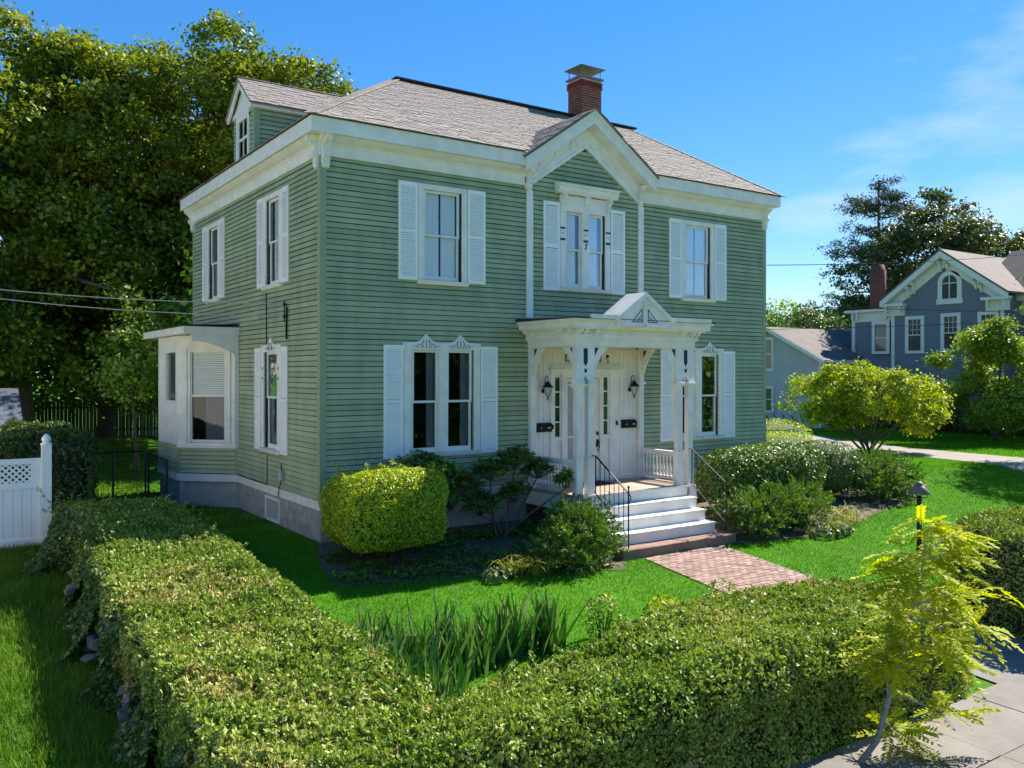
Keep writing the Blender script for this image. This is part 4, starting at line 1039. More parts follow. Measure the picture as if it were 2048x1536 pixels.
m.fbox(FR, 5.90, 6.90, 3.12, 3.22, -.02, .06)
ds = m.build('door_surround', 'white', house)
m = MB(); m.fbox(FR, 5.52, 7.48, 3.46, 3.74, 0.0345, 0.045); m.build('transom_panel', 'cream', ds)
for a0, a1 in ((5.56, 5.77), (7.0, 7.2)):
    m = MB(); m.fbox(FR, a0, a1, .701, 1.72, -.02, 0.02); m.fbox(FR, a0, a1, 1.70, 1.76, 0.0, 0.06); m.fbox(FR, a0, a0 + .035, 1.76, 3.22, -.02, .03); m.fbox(FR, a1 - .035, a1, 1.76, 3.22, -.02, .03)
    for i in range(5): z = 1.76 + i * 0.345; m.fbox(FR, a0 + .035, a1 - .035, z, z + .03 if i < 4 else 3.22, -.02, .028)
    m.fbox(FR, a0 + .03, a1 - .03, .95, 1.55, 0.02, 0.03)
    sl = m.build('sidelight', 'white', house)
    for i in range(4): MB().fbox(FR, a0 + .035, a1 - .035, 1.79 + i * .345, 2.105 + i * .345, 0.0, 0.004).build('pane', 'glass_dark', sl)
m = MB(); m.fbox(FR, 5.905, 6.395, .72, 3.11, -0.02, 0.02); d1 = m.build('door', 'white', house)
MB().fbox(FR, 5.97, 6.33, .80, 3.04, 0.02, 0.026).build('screen', 'screen', d1)
m = MB(); m.fbox(FR, 5.97, 6.33, 1.75, 1.79, 0.026, 0.034); m.build('screen_rail', 'white', d1)
m = MB(); m.fbox(FR, 6.405, 6.895, .72, 3.11, -0.02, 0.02); d2 = m.build('door', 'white', house)
for z0, z1 in ((.85, 1.5), (1.62, 1.85), (1.97, 2.95)):
    for a0 in (6.46, 6.67): MB().fbox(FR, a0, a0 + .17, z0, z1, 0.02, 0.03).build('door_panel', 'white', d2)
m = MB(); m.lathe((0, 0, 0), [(.0, 0)], 4) if False else None
m = MB(); m.fbox(FR, 6.815, 6.865, 1.78, 1.86, 0.02, 0.05); m.fbox(FR, 6.81, 6.87, 1.50, 1.68, 0.02, 0.04); m.tube([FR.p(6.84, 1.66, .04), FR.p(6.84, 1.64, .09), FR.p(6.85, 1.50, .10), FR.p(6.84, 1.40, .04)], .011, n=6); m.build('door_handle', 'black_iron', d2)
tag(MB().box(6.0, 6.85, -0.62, -0.10, PZ + .004, PZ + .022).build('doormat', 'mat', org=(6.4, -0.4, PZ)), 'black rectangular doormat on the porch boards before the door', 'doormat')

# ---- small things hanging on the entrance wall
def lantern(xc, label):
    t = thing('wall_lantern', label, 'lamp', (xc, -0.04, 2.95), 'wall lanterns beside the front door')
    yf = -0.036
    m = MB(); m.tube([(xc, yf, 2.84), (xc, yf - .025, 2.84)], .055, .05, 10); m.build('back_plate', 'black_iron', t)
    yl = yf - 0.17
    pts = [(xc, yf - .02, 2.84), (xc, yf - .06, 2.83)] + [(xc, yf - .07, 2.86)] + [(xc, yf - 0.12 + 0.055 * math.cos(a) * 1.0, 3.13 + 0.055 * math.sin(a)) for a in (2.9, 2.2, 1.5, .8)][::-1]
    arm = [(xc, yf - .02, 2.84), (xc, yf - .05, 2.86), (xc, yf - .06, 2.98), (xc, yf - .06, 3.10), (xc, yf - .09, 3.17), (xc, yf - .14, 3.18), (xc, yl - .005, 3.12), (xc, yl, 3.05)]
    m = MB(); m.tube(arm, .010, n=6); m.tube([(xc, yf - .06, 3.0), (xc, yf - .10, 3.03), (xc, yf - .12, 3.09), (xc, yf - .10, 3.11)], .006, n=5); m.build('arm', 'black_iron', t, True)
    MB().lathe((xc, yl, 0), [(.012, 3.06), (.035, 3.04), (.05, 3.01), (.10, 2.955), (.135, 2.93), (.135, 2.92), (.10, 2.93), (.02, 2.98)], 14).build('hood', 'black_iron', t, True)
    MB().lathe((xc, yl, 0), [(.075, 2.925), (.085, 2.86), (.075, 2.80), (.05, 2.74), (.02, 2.70)], 12).build('glass_globe', 'glass_dim', t, True)
    m = MB()
    for k_ in range(4): a = math.pi / 2 * k_ + .4; m.tube([(xc + .09 * math.cos(a), yl + .09 * math.sin(a), 2.93), (xc + .088 * math.cos(a), yl + .088 * math.sin(a), 2.84), (xc + .05 * math.cos(a), yl + .05 * math.sin(a), 2.74), (xc, yl, 2.69)], .005, n=4)
    m.lathe((xc, yl, 0), [(.022, 2.70), (.014, 2.68), (.018, 2.66), (.004, 2.62)], 8); m.build('cage', 'black_iron', t)
lantern(5.26, 'black curled-arm wall lantern left of the front door'); lantern(7.85, 'black curled-arm wall lantern right of the front door')
def mailbox(a0, label):
    t = thing('mailbox', label, 'mailbox', (a0, -0.04, 1.92), 'wall mailboxes by the front door')
    m = MB(); m.fprofile(FR, [(1.92, .035), (1.92, .11), (2.05, .13), (2.10, .06), (2.105, .035)], a0, a0 + .42); m.build('body', 'black_iron', t)
    m = MB(); m.fprofile(FR, [(2.055, .132), (2.06, .138), (2.12, .06), (2.115, .036), (2.108, .036)], a0 - .01, a0 + .43); m.build('lid', 'black_iron', t)
    m = MB(); m.fbox(FR, a0 + .10, a0 + .12, 1.99, 2.03, .118, .13); m.fbox(FR, a0 + .29, a0 + .37, 1.995, 2.025, .119, .131); m.build('label_plate', 'meter', t)
mailbox(5.03, 'black wall mailbox left of the door under the left lantern'); mailbox(7.58, 'black wall mailbox right of the door under the right lantern')
for a, lb in ((5.95, 'small square black-framed plaque above the screen door'), (6.87, 'small square black-framed plaque beside the security notice')):
    t = thing('plaque', lb, 'plaque', (a, -0.05, 3.58), 'framed plaques over the door')
    m = MB()
    for s_, e_ in (((a - .075, a + .075), (3.645, 3.665)), ((a - .075, a + .075), (3.505, 3.525)), ((a - .075, a - .055), (3.525, 3.645)), ((a + .055, a + .075), (3.525, 3.645))): m.fbox(FR, *s_, *e_, .0455, .062)
    m.build('frame', 'black_iron', t); MB().fbox(FR, a - .055, a + .055, 3.525, 3.645, .0455, .054).build('face', 'plate', t)
t = thing('notice', 'white security notice with black camera symbol over the door', 'sign', (7.14, -0.05, 3.5))
MB().fbox(FR, 7.04, 7.24, 3.40, 3.72, .0455, .05).build('board', 'white', t)
m = MB(); m.fprism(FR, [(7.08, 3.60), (7.11, 3.69), (7.19, 3.65), (7.20, 3.62), (7.14, 3.60), (7.11, 3.585)], .0502, .053)
for i, (s_, e_) in enumerate(((7.08, 7.19), (7.10, 7.20), (7.10, 7.18), (7.11, 7.19))):
    z = 3.56 - i * .035; x = s_
    while x < e_: w = random.uniform(.008, .022); m.fbox(FR, x, x + w, z, z + .016, .0502, .053); x += w + .006
m.build('print', 'black_iron', t)
for a, z in ((5.50, 2.02), (7.415, 2.05)):
    MB().fbox(FR, a - .015, a + .015, z - .05, z + .05, .07 if a < 6 else .0505, .09).build('doorbell', 'black_iron', ds)

# ---- iron stair railings
def railing(xr, label, mat):
    t = thing('stair_railing', label, 'railing', (xr, -2.9, -0.23), 'iron railings of the front steps')
    y0, y1 = -1.85, -2.86; z0, z1 = 1.52, 0.86; b0, b1 = 0.74, -0.02
    m = MB(); m.bar((xr, y0, z0), (xr, y1, z1), .034, .018); m.bar((xr, y0 + .0, z0), (xr, -1.75, z0 + .0), .034, .018); m.tube([(xr, y1, z1), (xr, y1 - .05, z1 - .04), (xr, y1 - .07, z1 - .10), (xr, y1 - .03, z1 - .17)], .016, .008, 6); m.build('handrail', mat, t)
    MB().bar((xr, -1.80, b0 + .04), (xr, y1, b1), .026, .012).build('lower_rail', mat, t)
    m = MB(); m.tube([(xr, y1, -0.232), (xr, y1, z1 + .09)], .015, n=6); m.lathe((xr, y1, z1 + .09), [(.004, 0), (.022, .012), (.026, .03), (.02, .05), (.004, .062)], 8); m.build('newel', mat, t, False)
    MB().tube([(xr, y0, b0), (xr, y0, z0)], .014, n=6).build('post', mat, t)
    for i in range(1, 7):
        f_ = i / 7; yy = y0 + (y1 - y0) * f_
        MB().tube([(xr, yy, b0 + (b1 - b0) * f_), (xr, yy, z0 + (z1 - z0) * f_)], .0085, n=5).build('picket', mat, t)
    yy = y0 + (y1 - y0) * 3 / 7; zc = b0 + (b1 - b0) * 3 / 7 + .22; m = MB()
    for sg in (-1, 1):
        sp = [(yy + sg * (.012 + .05 * math.sin(a) * 1.2), zc + .05 - .05 * math.cos(a) - .02 * i) for i, a in enumerate(np.linspace(.2, 4.2, 8))]
        m.tube([(xr, p_, q_) for p_, q_ in sp], .007, .005, 5)
        sp = [(yy + sg * (.01 + .03 * math.sin(a)), zc + .16 + .03 * math.cos(a)) for a in np.linspace(2.8, -.8, 7)]
        m.tube([(xr, p_, q_) for p_, q_ in sp], .006, .005, 5)
    m.build('scroll', mat, t)
railing(5.27, 'black wrought iron handrail on the left side of the front steps', 'black_iron'); railing(8.10, 'weathered wrought iron handrail on the right side of the front steps', 'worn_iron')

# ---- cables, meter box and wires on the side wall
for pts_, r_ in (([(-.045, 3.02, 5.0), (-.045, 3.0, 3.9), (-.052, 3.0, 3.86)], .012), ([(-.05, 2.95, 1.45), (-.045, 2.96, 0.85), (-.085, 2.9, .8), (-.085, 2.95, .82), (-.085, 4.0, .815), (-.085, 5.0, .83)], .010), ([(-.05, 1.72, 4.62), (-.05, 1.74, 3.95)], .02), ([(-.06, 2.02, 1.35), (-.06, 2.02, 1.12), (-.06, 2.05, .95), (-.07, 2.18, .70), (-.07, 2.16, .62)], .012)):
    MB().tube(pts_, r_, n=5).build('service_cable', 'wire', house)
MB().fbox(SD, 1.93, 2.10, 1.00, 1.20, 0.022, 0.10).build('junction_box', 'meter', house)
m = MB(); m.tube([(-.03, 1.75, 4.66), (-.12, 1.75, 4.68)], .018, n=6); m.tube([(-.03, 1.75, 4.40), (-.12, 1.75, 4.42)], .018, n=6); m.tube([(-.09, 1.75, 4.3), (-.09, 1.75, 4.75)], .014, n=6); m.build('wire_bracket', 'wire', house)
MB().fbox(FR, 0.055, 0.30, .56, .66, 0.045, .11).build('vent_hood', 'white', house)
def cable(p, q, sag, r, name, label, mat='wire', grp=None):
    p, q = Vector(p), Vector(q); n = 24
    pts = [p.lerp(q, i / n) - Vector((0, 0, sag * 4 * (i / n) * (1 - i / n))) for i in range(n + 1)]
    o = MB().tube(pts, r, n=5).build(name, mat, org=tuple(p)); tag(o, label, 'wire', grp); return o
cable((-.11, 1.75, 4.68), at_depth(-150, 562, 21.5), .12, .011, 'service_wire', 'upper of the two pale service wires reaching the side wall', 'wire_pale', 'service wires at the left')
cable((-.11, 1.75, 4.42), at_depth(-150, 577, 21.5), .14, .011, 'service_wire', 'lower of the two pale service wires reaching the side wall', 'wire_pale', 'service wires at the left')

# ------------------------------------------------------------------ plants: generators
def in_poly(P, poly):
    c = np.zeros(len(P), bool); n = len(poly)
    for i in range(n):
        (x1, y1), (x2, y2) = poly[i], poly[(i + 1) % n]
        k_ = ((y1 > P[:, 1]) != (y2 > P[:, 1])) & (P[:, 0] < (x2 - x1) * (P[:, 1] - y1) / (y2 - y1 + 1e-12) + x1)
        c ^= k_
    return c
def edge_dist(P, poly):
    d = np.full(len(P), 1e9); nr = np.zeros((len(P), 2))
    n = len(poly)
    for i in range(n):
        a, b = np.array(poly[i]), np.array(poly[(i + 1) % n]); e = b - a
        t = np.clip(((P - a) @ e) / (e @ e), 0, 1); q = a + t[:, None] * e; v = P - q; l = np.linalg.norm(v, axis=1)
        k_ = l < d; d[k_] = l[k_]; nr[k_] = v[k_]
    return d, -unit(np.c_[nr, np.zeros(len(nr))])[:, :2]      # outward direction inside the polygon
def area(poly):
    return 0.5 * abs(sum(a[0] * b[1] - b[0] * a[1] for a, b in zip(poly, poly[1:] + poly[:1])))
def clipped_hedge(name, label, cat, poly, top, bot, dens_top, dens_side, L, W, mat, seed, r=0.22, group=None, core='twig', bump=0.06, inward=0.09, skip=()):
    """a clipped hedge: leafy skin round a twiggy core. top(P), bot(P) give heights"""
    cxy = np.mean(np.array(poly), 0); base = (cxy[0], cxy[1], float(bot(np.array([cxy]))[0]))
    t = thing(name, label, cat, base, group); rr = np.random.default_rng(seed)
    A_ = np.array(poly); lo, hi = A_.min(0), A_.max(0)
    nt = int(area(poly) * dens_top); Q = []
    while sum(len(q) for q in Q) < nt:
        q = lo + rr.random((nt, 2)) * (hi - lo); Q.append(q[in_poly(q, poly)])
    Q = np.concatenate(Q)[:nt]; d, o = edge_dist(Q, poly)
    rr_ = np.minimum(d, r); drop = r - np.sqrt(np.maximum(r * r - (r - rr_) ** 2, 0))
    f = ((r - rr_) / r)[:, None]
    P = np.c_[Q, top(Q) - drop]; N = unit(np.c_[o * f * 1.2, np.ones(len(Q))])
    Ps, Ns = [P], [N]; n = len(poly)
    sgn = 1 if sum(a[0] * b[1] - b[0] * a[1] for a, b in zip(poly, poly[1:] + poly[:1])) > 0 else -1
    for i in range(n):
        if i in skip: continue
        a, b = np.array(poly[i]), np.array(poly[(i + 1) % n]); e = b - a; ln = np.linalg.norm(e); nn = np.array([e[1], -e[0]]) / ln * sgn
        h = float(np.mean(top(np.array([a, b])) - bot(np.array([a, b])))); m_ = int(ln * h * dens_side)
        s = rr.random(m_); xy = a + s[:, None] * e; u = rr.random(m_)
        z0, z1 = bot(xy), top(xy) - r * 0.75
        P = np.c_[xy + nn * 0.02, z0 + (z1 - z0) * u]; N = np.tile(np.array([nn[0], nn[1], 0.25]), (m_, 1))
        Ps.append(P); Ns.append(unit(N))
    P, N = np.concatenate(Ps), np.concatenate(Ns)
    P = P + N * (bump * vnoise(P, 2.6, seed)[:, None] + bump * 0.6 * vnoise(P, 7.0, seed + 3)[:, None]) - N * (rr.random(len(P)) ** 1.5 * inward)[:, None]
    hole = (vnoise(P, 5.2, seed + 11) + .6 * vnoise(P, 13.0, seed + 13) > .62) & (rr.random(len(P)) < .8); P, N = P[~hole], N[~hole]
    ks = rr.random(len(P)) < .62
    V1, T1, t1 = leaf_arrays(P[ks], N[ks], L, W, seed=seed, spread=0.85, clump=0.42, cs=1.6, brown=.5 if mat == 'privet' else 0)
    Pr = P[~ks]; Nr = N[~ks]; h_ = len(Pr) // 6; Pr = np.repeat(Pr[:h_], 6, 0) + np.repeat(Nr[:h_], 6, 0) * (rr.random((h_ * 6, 1)) * .05) + rr.normal(size=(h_ * 6, 3)) * .012    # sprigs
    V2, T2, t2 = leaf_arrays(Pr, np.repeat(Nr[:h_], 6, 0), L * 1.1, W, seed=seed + 1, radial=.35, clump=0.5, cs=1.6, brown=.5 if mat == 'privet' else 0)
    stuff(fast_mesh('foliage', np.concatenate([V1, V2]), np.concatenate([T1, T2 + len(V1)]), np.concatenate([t1, t2]), mat, t))
    # core
    gs = 0.2; X = np.arange(lo[0], hi[0], gs); Y = np.arange(lo[1], hi[1], gs); G = np.array([[x_, y_] for y_ in Y for x_ in X]) + gs / 2
    ok = in_poly(G, poly); dd, _ = edge_dist(G, poly); ok &= dd > 0.16; ok = ok.reshape(len(Y), len(X)); m = MB()
    tz = (top(G) - 0.13 - np.maximum(0, 0.3 - dd)).reshape(len(Y), len(X)); bz = bot(G).reshape(len(Y), len(X))
    for j in range(len(Y)):
        for i in range(len(X)):
            if ok[j, i]: m.box(X[i], X[i] + gs, Y[j], Y[j] + gs, bz[j, i], tz[j, i])
    m.build('twig_core', core, t)
    return t
def sprouts(t, pts, L, n, mat, seed, leaf=0.04, up=0.35, twig='twig', sway=0.5):
    """stray shoots standing out of a hedge"""
    rr = np.random.default_rng(seed); m = MB(); PP, NN = [], []
    for p in pts:
        p = Vector(p)
        for _ in range(n):
            d = Vector((rr.normal() * sway, rr.normal() * sway, up + rr.random())).normalized(); l = L * (0.5 + 0.8 * rr.random()); q = p + Vector(rr.normal(size=3) * 0.08)
            bend = Vector(rr.normal(size=3) * 0.12 * l)
            path_ = [q + d * l * s + bend * s * s for s in (0, .33, .66, 1)]
            m.tube(path_, 0.004, 0.002, 4)
            for s in np.linspace(.15, 1, 9):
                c = q + d * l * s + bend * s * s
                for sg in (-1, 1): PP.append(c + Vector(rr.normal(size=3) * 0.02)); NN.append((rr.normal() * .5, rr.normal() * .5, 1))
    stuff(m.build('shoots', twig, t))
    foliage('shoot_leaves', np.array(PP), np.array(NN, float), leaf, leaf * .5, mat, t, seed=seed, spread=.5, clump=.2)
def bush(name, label, c, rx, ry, rz, n, L, W, mat, seed, pw=2.6, cat='shrub', group=None, lumps=0.08, base_z=None, spread=.8, cut=-1.0, core=True, lf=2.2, rot=0.0, droop=0, radial=0.0):
    """rounded shrub: leafy skin on a super-ellipsoid, twiggy core, a few stems"""
    bz = float(g(c[1])) if base_z is None else base_z
    t = thing(name, label, cat, (c[0], c[1], bz), group); rr = np.random.default_rng(seed)
    D = unit(rr.normal(size=(n, 3))); k_ = (np.abs(D) ** pw).sum(1) ** (-1 / pw)
    U = D * k_[:, None]; U = U[U[:, 2] > cut]; sc = np.array([rx, ry, rz])
    P = U * sc; N = unit(np.sign(U) * np.abs(U) ** (pw - 1) / sc)
    P = P * (1 + lumps * vnoise(P, lf, seed) + lumps * .5 * vnoise(P, lf * 2.7, seed + 2))[:, None] * (1 - 0.16 * rr.random(len(P)) ** 2)[:, None]
    if rot:
        cs_, sn_ = math.cos(rot), math.sin(rot); Rm = np.array([[cs_, -sn_, 0], [sn_, cs_, 0], [0, 0, 1]]); P = P @ Rm.T; N = N @ Rm.T
    P = P + np.array(c)
    k_ = P[:, 2] > bz + 0.02; P, N = P[k_], N[k_]
    foliage('foliage', P, unit(N + np.array([0, 0, .25])), L, W, mat, t, seed=seed, spread=spread, clump=.4, cs=2.2, droop=droop, radial=radial)
    m = MB()
    for i in range(5):
        a = 2 * math.pi * i / 5 + .3; m.tube([(c[0] + .05 * math.cos(a), c[1] + .05 * math.sin(a), bz - .05), (c[0] + .3 * rx * math.cos(a), c[1] + .3 * ry * math.sin(a), bz + (c[2] - bz) * .6), (c[0] + .55 * rx * math.cos(a), c[1] + .55 * ry * math.sin(a), c[2] + .3 * rz)], .022, .008, 5)
    if core:
        n1, n2 = 7, 12; prof = []
        for i in range(n1 + 1):
            ph = -math.pi / 2 + math.pi * i / n1
            for j in range(n2):
                th = 2 * math.pi * j / n2; d = np.array([math.cos(ph) * math.cos(th), math.cos(ph) * math.sin(th), math.sin(ph)]); s = (np.abs(d) ** pw).sum() ** (-1 / pw) * .86
                q = d * s * sc
                if rot: q = Rm @ q
                m.v.append((q[0] + c[0], q[1] + c[1], max(q[2] + c[2], bz + .01)))
        o_ = len(m.v) - (n1 + 1) * n2
        for i in range(n1):
            for j in range(n2): m.f.append((o_ + i * n2 + j, o_ + i * n2 + (j + 1) % n2, o_ + (i + 1) * n2 + (j + 1) % n2, o_ + (i + 1) * n2 + j))
    m.build('stems', 'leaf_core', t)
    return t
def loose_bush(name, label, lobes, n, L, W, mat, seed, cat='shrub', radial=.5, inner=.55):
    """unclipped shrub: several leafy lobes with tufts standing out, open between"""
    c0 = np.mean(np.array([l_[0] for l_ in lobes]), 0); bz = float(g(c0[1])); t = thing(name, label, cat, (c0[0], c0[1], bz)); rr = np.random.default_rng(seed)
    ws = np.array([l_[1][0] * l_[1][1] + l_[1][0] * l_[1][2] for l_ in lobes]); ws = ws / ws.sum(); PP, NN = [], []; m = MB()
    for (c, r_), w in zip(lobes, ws):
        nt = int(n * w / 26); d = unit(rr.normal(size=(nt, 3)) + np.array([0, 0, .25])); ctr = np.array(c) + d * np.array(r_) * rr.uniform(inner, 1.12, (nt, 1))
        tip = d * rr.uniform(.10, .26, (nt, 1)); s_ = rr.random((nt, 26, 1))
        P = ctr[:, None] + tip[:, None] * s_ + rr.normal(size=(nt, 26, 3)) * .035 * (1.2 - s_); PP.append(P.reshape(-1, 3)); NN.append(np.repeat(unit(d + np.array([0, 0, .3])), 26, 0))
        b = Vector((c0[0], c0[1], bz)); m.tube([b, b.lerp(Vector(c), .6), Vector(c)], .03, .012, 5)
        for i in range(14): e = ctr[rr.integers(nt)]; m.tube([Vector(c) - Vector((0, 0, r_[2] * .4)), Vector(e)], .010, .005, 4)
        o_ = len(m.v); n1, n2 = 5, 9
        for i in range(n1 + 1):
            ph = -math.pi / 2 + math.pi * i / n1
            for j in range(n2): th = 2 * math.pi * j / n2; k_ = inner * .95 * (1 + .15 * rr.normal()); m.v.append((c[0] + r_[0] * k_ * math.cos(ph) * math.cos(th), c[1] + r_[1] * k_ * math.cos(ph) * math.sin(th), max(bz, c[2] + r_[2] * k_ * math.sin(ph))))
        for i in range(n1):
            for j in range(n2): m.f.append((o_ + i * n2 + j, o_ + i * n2 + (j + 1) % n2, o_ + (i + 1) * n2 + (j + 1) % n2, o_ + (i + 1) * n2 + j))
    P, N = np.concatenate(PP), np.concatenate(NN); k_ = P[:, 2] > g(P[:, 1]) + .01
    foliage('foliage', P[k_], N[k_], L, W, mat, t, seed=seed, radial=radial, clump=.5, cs=2.0)
    m.build('stems', 'leaf_core', t); return t
def tree(name, label, base, crowns, n_clump, per, sig, L, W, mat, seed, trunk_r=.3, bark='bark', group=None, fork=0.35, shell=0.62, droop=0.2, limbs=14, stems=1, cat='tree', flat=0.6, extra=None, tintshift=.5, bough=0, br=1.3):
    """trunk with limbs; crown of leaf clumps spread through ellipsoids, densest near their surface"""
    t = thing(name, label, cat, base, group); rr = np.random.default_rng(seed)
    wts = np.array([1.0 * c[1][0] * c[1][1] + c[1][1] * c[1][2] + c[1][0] * c[1][2] for c in crowns]); wts /= wts.sum()
    cc, oo = [], []
    for (c, r_), w in zip(crowns, wts):
        k_ = int(n_clump * w); d = unit(rr.normal(size=(k_, 3))); rd = shell + (1 - shell) * rr.random(k_) ** .6
        p = d * rd[:, None] * np.array(r_); p *= (1 + .16 * vnoise(p, 2.2 / max(r_) * 2, seed))[:, None]
        cc.append(p + np.array(c)); oo.append(d)
    cc, oo = np.concatenate(cc), np.concatenate(oo)
    if bough:
        bi = rr.choice(len(cc), min(bough, len(cc)), replace=False); bc = cc[bi]; bo = oo[bi]
        k_ = rr.integers(len(bc), size=n_clump); d = unit(rr.normal(size=(n_clump, 3)) + bo[k_] * .5 + np.array([0, 0, .35]))
        sz = (.6 + .8 * rr.random(len(bc)))[k_]
        cc = bc[k_] + d * (br * sz * (.65 + .35 * rr.random(n_clump)))[:, None] * np.array([1, 1, .72]); oo = d
    keep = cc[:, 2] > base[2] + .4; cc, oo = cc[keep], oo[keep]
    off = rr.normal(size=(len(cc), per, 3)) * np.array([sig, sig, sig * flat])
    P = (cc[:, None] + off).reshape(-1, 3); N = np.repeat(unit(oo * .6 + np.array([0, 0, .7])), per, 0)
    foliage('crown', P, N, L, W, mat, t, seed=seed, spread=.7, clump=tintshift, cs=.9 / max(sig, .2) * .6, droop=droop)
    m = MB(); b = Vector(base); top = Vector(np.mean(np.array([c[0] for c in crowns]), 0))
    fk = b.lerp(Vector((top.x, top.y, top.z)), fork)
    if stems == 1:
        m.tube([b - Vector((0, 0, .2)), b.lerp(fk, .3) + Vector((trunk_r * .2, 0, 0)), fk, b.lerp(top, .75), top], trunk_r * 1.15, trunk_r * .3, 9)
        idx = rr.choice(len(cc), min(limbs, len(cc)), replace=False)
        for i in idx:
            q = Vector(cc[i]); s = fork + .45 * rr.random(); st = b.lerp(top, min(s, .95)); mid = st.lerp(q, .5) + Vector((0, 0, .12 * (q - st).length))
            m.tube([st, mid, q], trunk_r * .38, trunk_r * .06, 5)
    else:
        for i in range(stems):
            a = 2 * math.pi * i / stems + rr.normal() * .2; c, r_ = crowns[i % len(crowns)]; e = Vector((c[0] + math.cos(a) * r_[0] * .62, c[1] + math.sin(a) * r_[1] * .62, c[2] + r_[2] * .1)); s0 = b + Vector((math.cos(a) * trunk_r * 2.2, math.sin(a) * trunk_r * 2.2, -.1))
            m.tube([s0, s0.lerp(e, .35) + Vector((0, 0, .25)), e], trunk_r, trunk_r * .3, 6)
            for _ in range(3):
                q = Vector(cc[rr.integers(len(cc))]); st = s0.lerp(e, .55)
                if (q - st).length < 2.6: m.tube([st, q], trunk_r * .45, trunk_r * .15, 5)
    m.build('trunk', bark, t, True)
    return t

# ------------------------------------------------------------------ hedges in front
HP = [(-4.25, 2.6), (-4.3, -4), (-4.3, -8.4), (-3.9, -9.2), (-3.0, -9.42), (1.0, -9.42), (5.5, -9.42), (6.2, -9.1), (6.35, -8.0), (6.0, -7.0), (4.4, -6.75), (2.2, -7.15), (0.2, -7.75), (-1.1, -7.95), (-2.0, -8.2), (-2.02, -6.5), (-1.95, -3.0), (-1.85, 0.3), (-2.2, 2.4)]
def h_top(Q):
    x, y = Q[:, 0], Q[:, 1]
    left = np.interp(y, [-9.5, -8.2, -4.5, 0.0, 3.0], [0.08, 0.10, 0.32, 0.70, 0.82])
    front = 0.08 + 0.05 * np.sin(x * .9) - 0.03 * np.clip(x - 2, 0, 4)
    k_ = np.clip((x + 2.4) / 1.0, 0, 1)
    return left * (1 - k_) + front * k_
def h_bot(Q):
    return np.where(Q[:, 1] < -9.0, -1.19, g(Q[:, 1]))
hedge = clipped_hedge('hedge', 'long clipped privet hedge bending round the front lawn corner', 'hedge', HP, h_top, h_bot, 5200, 4000, .054, .031, 'privet', 3, r=.2, bump=.085, inward=.12)
sp = [(-4.25 + random.uniform(-.05, .3), random.uniform(-1.5, 2.5), 0.62 + random.uniform(-.25, .1)) for _ in range(26)] + [(random.uniform(-4.3, -3.5), random.uniform(-8.3, -4), -.0 + random.uniform(-.2, .15)) for _ in range(14)]
sprouts(hedge, sp, .42, 3, 'privet', 9, .055)
rs_ = np.random.default_rng(77); q_ = rs_.uniform((-4.3, -9.4), (6, 2.5), (900, 2)); q_ = q_[in_poly(q_, HP)][:150]
sprouts(hedge, [(a_[0], a_[1], float(h_top(a_[None])[0]) - .06) for a_ in q_], .13, 3, 'privet', 10, .055, up=.2, sway=.6)
tw = MB(); q_ = rs_.uniform((-4.3, -9.4), (6.3, 2.5), (2600, 2)); q_ = q_[in_poly(q_, HP)][:420]
for a_ in q_:
    z_ = float(h_top(a_[None])[0]) - .10; d_ = rs_.normal(size=3) * np.array([.09, .09, .02]); p_ = np.array([a_[0], a_[1], z_]); tw.tube([p_ - d_ * .5, p_ + np.array([0, 0, .06]), p_ + d_ + np.array([0, 0, .085 + .05 * rs_.random()])], .0045, .002, 4)
stuff(tw.build('bare_twigs', 'bark', hedge))
RHP = [(8.55, -9.3), (12.5, -9.4), (12.5, -7.2), (8.9, -7.2), (8.5, -8.0)]
clipped_hedge('hedge', 'taller clipped hedge at the right edge beyond the brick path', 'hedge', RHP, lambda Q: 0.62 + .06 * np.sin(Q[:, 0] * 2), lambda Q: g(Q[:, 1]), 1500, 1700, .055, .032, 'privet', 21, r=.35, bump=.10)
# dark hedge behind the white fence
clipped_hedge('hedge', 'dark overgrown hedge behind the white fence', 'hedge', [(-5.3, 4.2), (-3.35, 4.4), (-3.0, 6.0), (-3.0, 10.6), (-3.6, 11.2), (-4.6, 10.9)], lambda Q: 1.85 + .07 * np.sin(Q[:, 1] * 1.4) - .2 * np.clip(5.5 - Q[:, 1], 0, 2), lambda Q: g(Q[:, 1]), 700, 900, .07, .045, 'privet_dark', 31, r=.4, bump=.14)

